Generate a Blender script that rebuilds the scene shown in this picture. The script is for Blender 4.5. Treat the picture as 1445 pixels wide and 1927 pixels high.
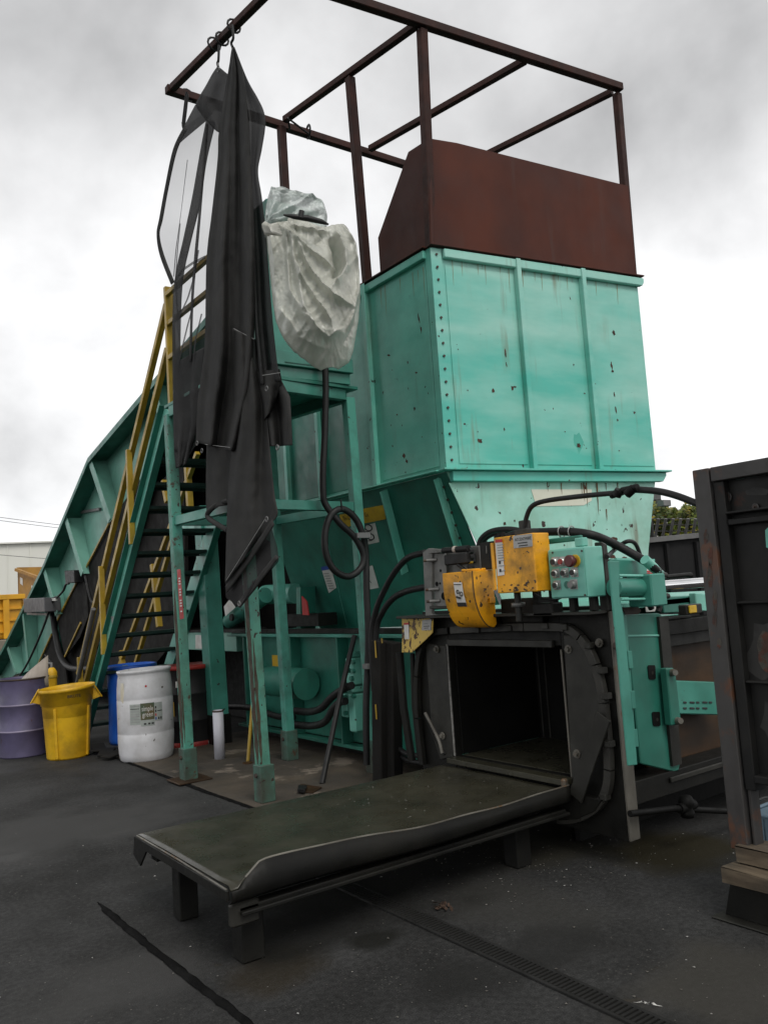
import bpy, bmesh, math, random
from mathutils import Vector, Matrix
random.seed(7)
R_ = math.radians
for o in list(bpy.data.objects): bpy.data.objects.remove(o)
sc = bpy.context.scene
col = sc.collection

# ---------------------------------------------------------------- camera
W, H, F = 1445.0, 1927.0, 1558.0
CX, CY, HC = W/2, H/2, 1.6
YAW = R_(54)
_up = Vector((-331-CX, -15000-CY, F)).normalized()          # world up seen in camera axes (x right, y down, z ahead)
_fw = (Vector((0, 0, 1)) - _up*_up.z).normalized()
_rt = _fw.cross(_up)
if _rt.x < 0: _rt = -_rt
def cam2world(d):
    e, n, u = d.dot(_rt), d.dot(_fw), d.dot(_up)
    return Vector((e*math.sin(YAW)+n*math.cos(YAW), -e*math.cos(YAW)+n*math.sin(YAW), u))
CAM = Vector((0, 0, HC))
cd = bpy.data.cameras.new('camera'); cam = bpy.data.objects.new('camera', cd); col.objects.link(cam)
cd.sensor_fit = 'HORIZONTAL'; cd.sensor_width = 36; cd.lens = 36*F/W
cd.clip_start = .05; cd.clip_end = 2000
ax, ay, az = cam2world(Vector((1, 0, 0))), cam2world(Vector((0, -1, 0))), cam2world(Vector((0, 0, -1)))
m = Matrix((ax, ay, az)).transposed().to_4x4(); m.translation = CAM
cam.matrix_world = m
sc.camera = cam

# ---------------------------------------------------------------- world: overcast sky
SUN_EL, SUN_AZ = R_(58), R_(250)
wd = bpy.data.worlds.new('World'); sc.world = wd; wd.use_nodes = True
nt = wd.node_tree; nt.nodes.clear()
def wn(t, **k):
    n = nt.nodes.new(t)
    for a, b in k.items(): setattr(n, a, b)
    return n
L = nt.links.new
out = wn('ShaderNodeOutputWorld'); mix = wn('ShaderNodeMixShader')
sky = wn('ShaderNodeTexSky'); sky.sky_type = 'NISHITA'; sky.sun_disc = False
sky.sun_elevation = SUN_EL; sky.sun_rotation = SUN_AZ; sky.altitude = 50; sky.air_density = 1.0; sky.dust_density = 3
bg1 = wn('ShaderNodeBackground'); bg1.inputs[1].default_value = .08
bg2 = wn('ShaderNodeBackground'); bg2.inputs[1].default_value = 1.0
tc = wn('ShaderNodeTexCoord'); sp = wn('ShaderNodeSeparateXYZ'); L(tc.outputs['Generated'], sp.inputs[0])
mp = wn('ShaderNodeMapping'); mp.inputs['Scale'].default_value = (1.0, 1.0, 1.2); mp.inputs['Location'].default_value = (3.3, 1.2, .4)
L(tc.outputs['Generated'], mp.inputs[0])
n1 = wn('ShaderNodeTexNoise'); n1.inputs['Scale'].default_value = 2.9; n1.inputs['Detail'].default_value = 8; n1.inputs['Roughness'].default_value = .5
n1.inputs['Distortion'].default_value = .12
L(mp.outputs[0], n1.inputs[0])
el = wn('ShaderNodeValToRGB')                                # deck darkens overhead, bright towards the horizon
e = el.color_ramp.elements
e[0].position = 0.0; e[0].color = (1.0, 1.01, 1.03, 1)
e[1].position = 1.0; e[1].color = (.48, .49, .50, 1)
for p_, c_ in ((.16, 1.04), (.28, .90), (.40, .76), (.52, .64), (.66, .52)):
    k = e.new(p_); k.color = (c_, c_, c_*1.005, 1)
L(sp.outputs[2], el.inputs[0])
nr = wn('ShaderNodeMapRange'); nr.inputs['From Min'].default_value = .3; nr.inputs['From Max'].default_value = .7
nr.inputs['To Min'].default_value = .62; nr.inputs['To Max'].default_value = 1.55
L(n1.outputs[0], nr.inputs[0])
mu = wn('ShaderNodeMix', data_type='RGBA', blend_type='MULTIPLY'); mu.inputs[0].default_value = 1
L(el.outputs[0], mu.inputs[6]); L(nr.outputs[0], mu.inputs[7])
L(mu.outputs[2], bg2.inputs[0]); L(sky.outputs[0], bg1.inputs[0])
mix.inputs[0].default_value = .94
L(bg1.outputs[0], mix.inputs[1]); L(bg2.outputs[0], mix.inputs[2]); L(mix.outputs[0], out.inputs[0])

sd = bpy.data.lights.new('sun', 'SUN'); sun = bpy.data.objects.new('sun', sd); col.objects.link(sun)
sd.energy = 1.5; sd.angle = R_(30); sd.color = (1, .97, .92)
sdir = Vector((-.22, -1.0, 1.25)).normalized()
sun.rotation_euler = sdir.to_track_quat('Z', 'Y').to_euler()
sky.sun_elevation = math.asin(sdir.z); sky.sun_rotation = math.atan2(sdir.x, sdir.y)
sc.view_settings.view_transform = 'Standard'; sc.view_settings.look = 'None'
sc.view_settings.exposure = 0.16; sc.view_settings.gamma = 1; sc.view_settings.use_curve_mapping = False
sc.render.engine = 'CYCLES'

# ---------------------------------------------------------------- rays from the surveyed photo onto planes of the place
def ray(px, py): return cam2world(Vector((px-CX, py-CY, F)))
def PP(px, py, p0, n):
    d = ray(px, py); n = Vector(n); return CAM + d*((Vector(p0)-CAM).dot(n)/d.dot(n))
def PX(px, py, x): return PP(px, py, (x, 0, 0), (1, 0, 0))
def PY(px, py, y): return PP(px, py, (0, y, 0), (0, 1, 0))
def PZ(px, py, z=0): return PP(px, py, (0, 0, z), (0, 0, 1))
def V(*a): return Vector(a)

# ---------------------------------------------------------------- mesh builder
class MB:
    def __init__(s): s.v = []; s.f = []; s.sm = []
    def add(s, vs, fs, smooth=False):
        b = len(s.v); s.v += [Vector(p) for p in vs]
        for f in fs: s.f.append([i+b for i in f]); s.sm.append(smooth)
        return s
    def box(s, x0, x1, y0, y1, z0, z1):
        return s.add([(x, y, z) for z in (z0, z1) for x, y in ((x0, y0), (x1, y0), (x1, y1), (x0, y1))],
                     [(3, 2, 1, 0), (4, 5, 6, 7), (0, 1, 5, 4), (1, 2, 6, 5), (2, 3, 7, 6), (3, 0, 4, 7)])
    def prism(s, pts, off):
        pts = [Vector(p) for p in pts]; off = Vector(off); n = len(pts)
        return s.add(pts+[p+off for p in pts], [list(range(n))[::-1], list(range(n, 2*n))] + [(i, (i+1) % n, n+(i+1) % n, n+i) for i in range(n)])
    def beam(s, p0, p1, w, h, up=(0, 0, 1)):
        p0, p1 = Vector(p0), Vector(p1); d = (p1-p0).normalized(); up = Vector(up)
        if abs(d.dot(up)) > .98: up = Vector((0, 1, 0))
        a = d.cross(up).normalized()*w/2; b = a.cross(d).normalized()*h/2
        return s.prism([p0-a-b, p0+a-b, p0+a+b, p0-a+b], p1-p0)
    def tube(s, pts, r, n=8, cap=True, closed=False):
        pts = [Vector(p) for p in pts]; N = len(pts); rings = []
        ref = None
        for i, p in enumerate(pts):
            t = (pts[min(i+1, N-1)]-pts[max(i-1, 0)]).normalized()
            if ref is None: ref = t.orthogonal().normalized()
            ref = (ref - t*ref.dot(t)).normalized(); b = t.cross(ref)
            rr = r[i] if isinstance(r, (list, tuple)) else r
            rings.append([p + (ref*math.cos(2*math.pi*k/n) + b*math.sin(2*math.pi*k/n))*rr for k in range(n)])
        vs = [q for g in rings for q in g]; fs = []
        for i in range(N-1):
            for k in range(n): fs.append((i*n+k, i*n+(k+1) % n, (i+1)*n+(k+1) % n, (i+1)*n+k))
        s.add(vs, fs, True)
        if cap: s.add(rings[0], [list(range(n))[::-1]]); s.add(rings[-1], [list(range(n))])
        return s
    def lathe(s, c, prof, n=40, fn=None, axis=None):
        c = Vector(c); vs = []; fs = []; m = len(prof)
        for k in range(n):
            a = 2*math.pi*k/n
            for r, z in prof:
                p = Vector((r*math.cos(a), r*math.sin(a), z))
                if fn: p = fn(p, a)
                if axis: p = axis @ p
                vs.append(c+p)
        for k in range(n):
            k2 = (k+1) % n
            for j in range(m-1): fs.append((k*m+j, k2*m+j, k2*m+j+1, k*m+j+1))
        return s.add(vs, fs, True)
    def disc(s, c, n, r, k=12, t=0):
        c = Vector(c); n = Vector(n).normalized(); a = n.orthogonal().normalized(); b = n.cross(a)
        ring = [c+(a*math.cos(2*math.pi*i/k)+b*math.sin(2*math.pi*i/k))*r for i in range(k)]
        if t: return s.prism(ring, n*t)
        return s.add(ring, [list(range(k))])
    def grid(s, rows, smooth=True):
        m = len(rows[0]); vs = [p for r in rows for p in r]; fs = []
        for i in range(len(rows)-1):
            for j in range(m-1): fs.append((i*m+j, i*m+j+1, (i+1)*m+j+1, (i+1)*m+j))
        return s.add(vs, fs, smooth)
    def build(s, name, mat, parent=None, bevel=0, solid=0, kind=None, label=None, subs=0):
        me = bpy.data.meshes.new(name)
        o0 = root_loc(parent) if parent else Vector()
        me.from_pydata([p-o0 for p in s.v], [], s.f); me.update()
        me.polygons.foreach_set('use_smooth', s.sm)
        bm = bmesh.new(); bm.from_mesh(me); bmesh.ops.recalc_face_normals(bm, faces=bm.faces); bm.to_mesh(me); bm.free()
        me.materials.append(mat)
        o = bpy.data.objects.new(name, me); col.objects.link(o)
        if parent: o.parent = parent
        if solid: md = o.modifiers.new('solid', 'SOLIDIFY'); md.thickness = solid; md.offset = 0
        if bevel:
            md = o.modifiers.new('bevel', 'BEVEL'); md.width = bevel; md.segments = 1; md.limit_method = 'ANGLE'; md.angle_limit = R_(35)
        if subs: md = o.modifiers.new('sub', 'SUBSURF'); md.levels = md.render_levels = subs
        if kind: o['kind'] = kind
        if label: o['label'] = label
        return o
def root_loc(o):
    while o.parent: o = o.parent
    return o.location.copy()
def thing(name, label, cat, loc, group=None):
    o = bpy.data.objects.new(name, None); col.objects.link(o); o.location = Vector(loc); o.empty_display_size = .1
    return tag(o, label, cat, group)
def tag(o, label, cat, group=None):
    o['label'] = label; o['category'] = cat
    if group: o['group'] = group
    return o
def box(name, mat, parent, *a, bevel=.004, **k): return MB().box(*a).build(name, mat, parent, bevel, **k)
def beam(name, mat, parent, p0, p1, w, h, up=(0, 0, 1), bevel=.003, **k): return MB().beam(p0, p1, w, h, up).build(name, mat, parent, bevel, **k)
def prism(name, mat, parent, pts, off, bevel=.003, **k): return MB().prism(pts, off).build(name, mat, parent, bevel, **k)
def tube(name, mat, parent, pts, r, n=10, **k): return MB().tube(pts, r, n).build(name, mat, parent, **k)
def spline(pts, k=8):
    pts = [Vector(p) for p in pts]; o = []
    for i in range(len(pts)-1):
        a, b, c, d = pts[max(i-1, 0)], pts[i], pts[i+1], pts[min(i+2, len(pts)-1)]
        for j in range(k):
            t = j/k
            o.append(.5*((2*b)+(c-a)*t+(2*a-5*b+4*c-d)*t*t+(3*b-a-3*c+d)*t**3))
    o.append(pts[-1]); return o
def text(body, size, loc, xd, ud, mat, parent, align='LEFT', name='lettering', squeeze=1.0, shear=0):
    cu = bpy.data.curves.new('tmp', 'FONT'); cu.body = body; cu.size = size; cu.align_x = align; cu.shear = shear; cu.resolution_u = 2
    to = bpy.data.objects.new('tmp', cu); col.objects.link(to)
    bpy.context.view_layer.update()
    me = bpy.data.meshes.new_from_object(to.evaluated_get(bpy.context.evaluated_depsgraph_get()))
    bpy.data.objects.remove(to)
    xd, ud = Vector(xd), Vector(ud); o0 = root_loc(parent)
    for v in me.vertices: v.co = Vector(loc)+xd*v.co.x*squeeze+ud*v.co.y-o0
    me.materials.clear(); me.materials.append(mat)
    o = bpy.data.objects.new(name, me); col.objects.link(o); o.parent = parent
    return o

# ---------------------------------------------------------------- materials
def M(name, c, rough=.5, metal=0, alt=None, ns=3, stretch=(1, 1, 1), lo=.35, hi=.65, rust=0, rs=9, rustcol=(.07, .028, .012),
      dirt=0, ds=2.2, dirtcol=(.02, .02, .017), streak=0, streakcol=(.13, .06, .02), chips=0, chipcol=(.03, .014, .01), bump=0, bs=60, spec=.5, trans=0, alpha=1, translucent=0, rvar=.12):
    mt = bpy.data.materials.new(name); mt.use_nodes = True
    t = mt.node_tree; b = t.nodes['Principled BSDF']; l = t.links.new
    def nd(k, **kw):
        n = t.nodes.new(k)
        for a, v in kw.items(): setattr(n, a, v)
        return n
    tc = nd('ShaderNodeTexCoord')
    def noise(scale, st=(1, 1, 1), det=5, ro=.55, loc=(0, 0, 0)):
        mp = nd('ShaderNodeMapping'); mp.inputs['Scale'].default_value = st; mp.inputs['Location'].default_value = loc; l(tc.outputs['Object'], mp.inputs[0])
        n = nd('ShaderNodeTexNoise'); n.inputs['Scale'].default_value = scale; n.inputs['Detail'].default_value = det; n.inputs['Roughness'].default_value = ro
        l(mp.outputs[0], n.inputs[0]); return n.outputs[0]
    def rng(s, a, b_, lo_=0, hi_=1):
        n = nd('ShaderNodeMapRange'); n.inputs['From Min'].default_value = a; n.inputs['From Max'].default_value = b_
        n.inputs['To Min'].default_value = lo_; n.inputs['To Max'].default_value = hi_; l(s, n.inputs[0]); return n.outputs[0]
    def mixc(f, a, b_):
        n = nd('ShaderNodeMix', data_type='RGBA')
        if hasattr(f, 'links'): l(f, n.inputs[0])
        else: n.inputs[0].default_value = f
        for i, q in ((6, a), (7, b_)):
            if hasattr(q, 'links'): l(q, n.inputs[i])
            else: n.inputs[i].default_value = (*q, 1)
        return n.outputs[2]
    def mul(a, b_):
        n = nd('ShaderNodeMath', operation='MULTIPLY'); l(a, n.inputs[0])
        if hasattr(b_, 'links'): l(b_, n.inputs[1])
        else: n.inputs[1].default_value = b_
        return n.outputs[0]
    if alt is None: alt = tuple(x*.72 for x in c)
    cur = mixc(rng(noise(ns, stretch), lo, hi), c, alt)
    rgh = None
    if dirt: cur = mixc(rng(noise(ds, (1, 1, 1), 8, .62, (5, 2, 1)), .42, .72, 0, dirt), cur, dirtcol)
    if streak:
        s1 = rng(noise(9, (1, 1, .07), 4, .6, (1, 7, 3)), .555, .70); s2 = rng(noise(1.4, (1, 1, 1), 3, .5, (9, 1, 2)), .45, .6)
        cur = mixc(mul(mul(s1, s2), streak), cur, streakcol)
    if chips:
        cur = mixc(rng(noise(rs*2.6, (1, 1, .8), 3, .5, (3, 3, 8)), 1-chips, 1-chips+.012), cur, chipcol)
    if rust:
        f = rng(noise(rs, (1, 1, .8), 9, .68, (2, 8, 4)), 1-rust, 1-rust+.06); cur = mixc(f, cur, rustcol)
    l(cur, b.inputs['Base Color'])
    rn = rng(noise(ns*3.1, (1, 1, 1), 4, .6, (4, 4, 4)), .3, .7, max(rough-rvar, .03), min(rough+rvar, 1)); l(rn, b.inputs['Roughness'])
    b.inputs['Metallic'].default_value = metal; b.inputs['Specular IOR Level'].default_value = spec
    if bump:
        bp = nd('ShaderNodeBump'); bp.inputs['Strength'].default_value = min(1, bump); bp.inputs['Distance'].default_value = .02*bump
        l(noise(bs, (1, 1, 1), 6, .65), bp.inputs['Height']); l(bp.outputs[0], b.inputs['Normal'])
    o = t.nodes['Material Output']
    if translucent:
        tl = nd('ShaderNodeBsdfTranslucent'); l(cur, tl.inputs[0]); ms = nd('ShaderNodeMixShader'); ms.inputs[0].default_value = translucent
        l(b.outputs[0], ms.inputs[1]); l(tl.outputs[0], ms.inputs[2]); l(ms.outputs[0], o.inputs[0])
    if alpha < 1:
        tr = nd('ShaderNodeBsdfTransparent'); ms2 = nd('ShaderNodeMixShader'); ms2.inputs[0].default_value = alpha
        src = o.inputs[0].links[0].from_socket
        l(tr.outputs[0], ms2.inputs[1]); l(src, ms2.inputs[2]); l(ms2.outputs[0], o.inputs[0])
    return mt

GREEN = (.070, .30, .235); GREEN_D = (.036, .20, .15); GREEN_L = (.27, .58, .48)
m_green = M('worn_green_paint', GREEN, .42, alt=GREEN_D, ns=1.7, rust=.30, rs=6, dirt=.45, chips=.30, bump=.10, bs=30)
m_greenleg = M('scuffed_green_paint', GREEN, .45, alt=(.075, .29, .225), ns=3, rust=.33, rs=13, dirt=.6, ds=4, chips=.30, bump=.15, bs=50)
m_rustleg = M('rusted_green_paint', GREEN, .55, alt=(.085, .26, .19), ns=3, rust=.40, rs=11, rustcol=(.055, .034, .02), dirt=.8, ds=4, dirtcol=(.04, .038, .026), chips=.335, bump=.25, bs=50)
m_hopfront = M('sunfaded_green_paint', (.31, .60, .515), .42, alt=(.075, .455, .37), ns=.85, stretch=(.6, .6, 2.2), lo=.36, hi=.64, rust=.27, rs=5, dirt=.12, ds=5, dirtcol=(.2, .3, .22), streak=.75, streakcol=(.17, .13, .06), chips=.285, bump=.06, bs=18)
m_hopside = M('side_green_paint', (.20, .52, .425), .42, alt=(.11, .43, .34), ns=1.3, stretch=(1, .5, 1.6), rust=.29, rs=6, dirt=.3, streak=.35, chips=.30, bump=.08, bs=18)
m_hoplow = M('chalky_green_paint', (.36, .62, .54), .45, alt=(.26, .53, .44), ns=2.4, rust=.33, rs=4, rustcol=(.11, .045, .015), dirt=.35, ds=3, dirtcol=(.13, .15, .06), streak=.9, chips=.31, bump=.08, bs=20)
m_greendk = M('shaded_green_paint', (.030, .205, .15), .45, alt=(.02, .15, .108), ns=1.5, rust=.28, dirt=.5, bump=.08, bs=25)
m_bolt = M('rusty_bolt_steel', (.05, .03, .02), .6, alt=(.025, .02, .018))
m_brown = M('brown_oxide_steel', (.085, .023, .0125), .5, alt=(.044, .015, .011), ns=1.2, stretch=(1, 1, .6), dirt=.3, dirtcol=(.04, .03, .03), streak=.3, streakcol=(.07, .05, .045), bump=.05, bs=25, spec=.16)
m_brownbar = M('brown_oxide_tube', (.046, .0155, .0105), .55, alt=(.026, .011, .0085), ns=5, bump=.08, spec=.2)
m_black = M('grimy_black_steel', (.0095, .0095, .008), .55, alt=(.005, .005, .0045), ns=4, dirt=.5, dirtcol=(.017, .016, .012), bump=.25, bs=40, spec=.22)
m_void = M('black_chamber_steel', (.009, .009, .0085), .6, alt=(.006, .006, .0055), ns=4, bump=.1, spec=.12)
m_steel = M('oily_grey_steel', (.036, .035, .030), .48, alt=(.020, .0195, .016), ns=5, dirt=.6, ds=4, dirtcol=(.007, .007, .006), bump=.2, bs=50, spec=.3)
m_edge = M('scraped_edge_steel', (.17, .16, .135), .5, alt=(.07, .063, .05), ns=5, stretch=(1, 1, .3), rust=.42, rs=6, rustcol=(.10, .06, .03), dirt=.5, bump=.15)
m_table = M('oiled_table_plate', (.044, .0415, .028), .34, alt=(.030, .0285, .019), ns=2.2, stretch=(1, 1, 1), dirt=.55, ds=3.5, dirtcol=(.013, .013, .009), bump=.16, bs=26, rvar=.16, spec=.38)
m_alu = M('grey_zinc_plate', (.22, .22, .21), .45, .3, alt=(.13, .13, .12), ns=6, dirt=.5, ds=5, dirtcol=(.05, .05, .05), bump=.1)
m_chrome = M('chrome_rod', (.75, .75, .75), .1, 1, alt=(.65, .65, .65), rvar=.04)
m_yellow = M('dirty_yellow_paint', (.86, .40, .008), .42, alt=(.74, .32, .006), ns=3, dirt=.9, ds=5.5, dirtcol=(.10, .055, .008), chips=.36, rs=7, chipcol=(.04, .022, .008), bump=.12, bs=40)
m_yellowp = M('chipped_pale_yellow', (.62, .44, .10), .5, alt=(.55, .38, .08), ns=4, rust=.47, rs=9, rustcol=(.07, .035, .02), chips=.42, chipcol=(.05, .02, .01), bump=.1)
m_rail = M('yellow_rail_paint', (.46, .30, .022), .45, alt=(.30, .195, .016), ns=3, dirt=.45, rust=.34, rs=5)
m_tarp = M('black_mesh_tarp', (.048, .048, .047), .95, alt=(.036, .036, .035), ns=3, dirt=.4, ds=2.5, dirtcol=(.07, .068, .064), bump=.35, bs=320, spec=.1, alpha=.965)
m_sheer = M('sheer_black_mesh', (.05, .05, .05), .8, alt=(.035, .035, .035), bump=.2, bs=300, alpha=.42, spec=.1)
m_sheer2 = M('doubled_sheer_mesh', (.045, .045, .045), .8, alt=(.035, .035, .035), bump=.2, bs=300, alpha=.8, spec=.1)
m_bag = M('cloudy_plastic_sheet', (.80, .80, .74), .22, alt=(.66, .66, .60), ns=3, dirt=.25, ds=4, dirtcol=(.45, .44, .36), bump=.32, bs=34, translucent=.42, alpha=.87, spec=.75)
m_bagclear = M('clear_plastic_sheet', (.60, .64, .62), .2, alt=(.48, .55, .52), ns=5, dirt=.35, ds=7, dirtcol=(.16, .16, .14), bump=.6, bs=11, alpha=.66, spec=.6)
m_rubber = M('black_rubber', (.011, .011, .011), .5, alt=(.017, .017, .017), ns=6, bump=.1, spec=.3)
m_cloth = M('black_belt_rubber', (.010, .0095, .009), .75, alt=(.016, .015, .0135), ns=2, bump=.15, spec=.15)
m_white = M('white_print', (.72, .71, .68), .5, alt=(.6, .59, .55), ns=9, dirt=.3, ds=8, dirtcol=(.35, .33, .3))
m_ink = M('black_ink', (.02, .02, .02), .6)
m_red = M('red_print', (.5, .03, .03), .5)
m_redlid = M('red_lid_paint', (.38, .03, .02), .45, alt=(.25, .02, .02), dirt=.4)
m_bluep = M('blue_print', (.03, .08, .35), .5)
m_sticker = M('yellow_decal', (.65, .42, .02), .45, alt=(.55, .34, .015), ns=8, dirt=.35, ds=9)
m_plate = M('silver_name_plate', (.36, .36, .35), .4, .3, alt=(.30, .30, .29), ns=9)
m_purple = M('faded_purple_paint', (.105, .092, .175), .5, alt=(.078, .068, .13), ns=3, rust=.36, dirt=.5, ds=3, bump=.1, bs=20)
m_can = M('yellow_bin_plastic', (.72, .43, .01), .5, alt=(.60, .33, .008), ns=3, dirt=.55, ds=5, dirtcol=(.13, .09, .01), bump=.12, bs=30)
m_wdrum = M('white_drum_plastic', (.66, .66, .68), .45, alt=(.56, .56, .57), ns=4, dirt=.42, ds=4, dirtcol=(.22, .205, .18), chips=.30, chipcol=(.1, .09, .08))
m_bdrum = M('blue_drum_plastic', (.012, .12, .58), .42, alt=(.01, .09, .46), ns=4, dirt=.15)
m_kdrum = M('black_drum_steel', (.012, .012, .013), .45, alt=(.018, .018, .018), dirt=.3, spec=.3)
m_pvc = M('grey_white_pvc', (.55, .55, .60), .4, alt=(.48, .48, .53))
m_wood = M('weathered_timber', (.15, .115, .075), .8, alt=(.075, .055, .035), ns=3, stretch=(9, 1, 9), dirt=.6, ds=5, bump=.5, bs=18)
m_dump = M('dumpster_yellow_paint', (.70, .36, .01), .5, alt=(.60, .29, .01), ns=1.5, dirt=.3, rust=.3)
m_tan = M('tan_dumpster_paint', (.42, .22, .035), .55, alt=(.34, .17, .03), ns=2, dirt=.35, rust=.36)
m_conc = M('stained_concrete', (.26, .23, .19), .9, alt=(.17, .14, .10), ns=1.4, dirt=.5, ds=1.2, dirtcol=(.08, .055, .03), bump=.3, bs=12)
m_bldg = M('cream_wall_panels', (.70, .70, .64), .7, alt=(.66, .66, .60), ns=.2)
m_cont = M('black_container_steel', (.011, .011, .012), .6, alt=(.018, .018, .018), ns=1, dirt=.4, dirtcol=(.028, .028, .028), spec=.2)
m_wire = M('power_line', (.06, .06, .065), .6)
m_galv = M('galvanised_steel', (.18, .18, .175), .5, .3, alt=(.12, .12, .12))
m_crate = M('pale_blue_crate', (.16, .24, .30), .45, alt=(.12, .18, .23))
m_beige = M('beige_plastic', (.42, .37, .32), .55, alt=(.36, .31, .26), dirt=.3)
m_brush = M('bare_brown_steel', (.085, .040, .014), .5, alt=(.036, .022, .012), ns=2, stretch=(.4, 1, 3), dirt=.85, ds=1.6, dirtcol=(.009, .008, .007), bump=.15, spec=.25)
# ================================================================ SETTING
def asphalt():
    mt = M('dark_asphalt', (.046, .046, .0455), .78, alt=(.033, .033, .0325), ns=1.6, lo=.42, hi=.6, dirt=.7, ds=1.3, dirtcol=(.010, .010, .009), rust=.345, rs=1.5, rustcol=(.035, .026, .012), chips=0, bump=.42, bs=120, rvar=.2)
    t = mt.node_tree; l = t.links.new; b = t.nodes['Principled BSDF']
    tc = t.nodes.new('ShaderNodeTexCoord')
    vo = t.nodes.new('ShaderNodeTexVoronoi'); vo.inputs['Scale'].default_value = 42; l(tc.outputs['Object'], vo.inputs[0])
    r = t.nodes.new('ShaderNodeMapRange'); r.inputs[1].default_value = .12; r.inputs[2].default_value = .24; r.inputs[3].default_value = 1; r.inputs[4].default_value = 0
    l(vo.outputs['Distance'], r.inputs[0])
    n = t.nodes.new('ShaderNodeTexNoise'); n.inputs['Scale'].default_value = 3.2; n.inputs['Detail'].default_value = 4; l(tc.outputs['Object'], n.inputs[0])
    r2 = t.nodes.new('ShaderNodeMapRange'); r2.inputs[1].default_value = .46; r2.inputs[2].default_value = .66; l(n.outputs[0], r2.inputs[0])
    mm = t.nodes.new('ShaderNodeMath'); mm.operation = 'MULTIPLY'; l(r.outputs[0], mm.inputs[0]); l(r2.outputs[0], mm.inputs[1])
    mx = t.nodes.new('ShaderNodeMix'); mx.data_type = 'RGBA'; l(mm.outputs[0], mx.inputs[0])
    src = b.inputs['Base Color'].links[0].from_socket; l(src, mx.inputs[6]); mx.inputs[7].default_value = (.075, .073, .067, 1)
    l(mx.outputs[2], b.inputs['Base Color'])
    for sc_, k0, k1 in ((170, .78, 1.22), (38, .84, 1.16)):        # stone grain
        ng = t.nodes.new('ShaderNodeTexNoise'); ng.inputs['Scale'].default_value = sc_; ng.inputs['Detail'].default_value = 3; l(tc.outputs['Object'], ng.inputs[0])
        rg = t.nodes.new('ShaderNodeMapRange'); rg.inputs[1].default_value = .35; rg.inputs[2].default_value = .65; rg.inputs[3].default_value = k0-.06; rg.inputs[4].default_value = k1+.08; l(ng.outputs[0], rg.inputs[0])
        mg = t.nodes.new('ShaderNodeMix'); mg.data_type = 'RGBA'; mg.blend_type = 'MULTIPLY'; mg.inputs[0].default_value = 1
        l(b.inputs['Base Color'].links[0].from_socket, mg.inputs[6]); l(rg.outputs[0], mg.inputs[7]); l(mg.outputs[2], b.inputs['Base Color'])
    # wet / oily patches: lower roughness only
    n3 = t.nodes.new('ShaderNodeTexNoise'); n3.inputs['Scale'].default_value = .9; n3.inputs['Detail'].default_value = 5; l(tc.outputs['Object'], n3.inputs[0])
    r3 = t.nodes.new('ShaderNodeMapRange'); r3.inputs[1].default_value = .5; r3.inputs[2].default_value = .66; r3.inputs[3].default_value = .85; r3.inputs[4].default_value = .55
    l(n3.outputs[0], r3.inputs[0]); l(r3.outputs[0], b.inputs['Roughness'])
    b.inputs['Specular IOR Level'].default_value = .16
    # spilled oil, rust water, swept dust and plain dark patches, each with its own outline
    nz = t.nodes.new('ShaderNodeTexNoise'); nz.inputs['Scale'].default_value = 2.6; nz.inputs['Detail'].default_value = 7; l(tc.outputs['Object'], nz.inputs[0])
    cur = b.inputs['Base Color'].links[0].from_socket
    for (sx, sy_, rx, ry, c_, k_) in STAINS_AND_PATCHES:
        mp = t.nodes.new('ShaderNodeMapping'); mp.vector_type = 'POINT'; mp.inputs['Location'].default_value = (-sx/rx, -sy_/ry, 0); mp.inputs['Scale'].default_value = (1/rx, 1/ry, 0); l(tc.outputs['Object'], mp.inputs[0])
        ln = t.nodes.new('ShaderNodeVectorMath'); ln.operation = 'LENGTH'; l(mp.outputs[0], ln.inputs[0])
        ad = t.nodes.new('ShaderNodeMath'); ad.operation = 'MULTIPLY_ADD'; l(nz.outputs[0], ad.inputs[0]); ad.inputs[1].default_value = 1.5; l(ln.outputs['Value'], ad.inputs[2])
        rr = t.nodes.new('ShaderNodeMapRange'); rr.inputs[1].default_value = 1.25; rr.inputs[2].default_value = 1.75; rr.inputs[3].default_value = k_; rr.inputs[4].default_value = 0; l(ad.outputs[0], rr.inputs[0])
        mx2 = t.nodes.new('ShaderNodeMix'); mx2.data_type = 'RGBA'; l(rr.outputs[0], mx2.inputs[0]); l(cur, mx2.inputs[6]); mx2.inputs[7].default_value = (*c_, 1); cur = mx2.outputs[2]
    l(cur, b.inputs['Base Color'])
    return mt
def _st(px, py, rx, ry, c_, k_): p = PZ(px, py); return (p.x, p.y, rx, ry, c_, k_)
STAINS_AND_PATCHES = [_st(1260, 1600, .5, .45, (.024, .020, .008), .85), _st(1000, 1590, .6, .5, (.028, .026, .018), .7), _st(520, 1820, .30, .25, (.026, .019, .009), .6), _st(560, 1760, .5, .35, (.012, .012, .011), .8),
          _st(120, 1560, 1.1, .8, (.060, .0595, .058), .75), _st(230, 1850, .5, .4, (.056, .055, .053), .6), _st(1380, 1850, .5, .4, (.052, .049, .042), .7), _st(960, 1700, .35, .6, (.038, .037, .033), .6), _st(1050, 1780, .3, .3, (.02, .02, .019), .7), _st(700, 1650, .9, .7, (.014, .014, .012), .85), _st(860, 1850, .3, .25, (.016, .016, .015), .7), _st(330, 1640, .4, .3, (.02, .02, .019), .6), _st(700, 1770, .18, .12, (.012, .012, .01), .9)]  # the widest dark patch is centred beneath the table
m_ground = asphalt()
MB().grid([[V(x, y, 0) for x in (-200, -20, 0, 20, 200)] for y in (-200, -20, 0, 20, 200)]).build('ground', m_ground, kind='structure')
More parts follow.
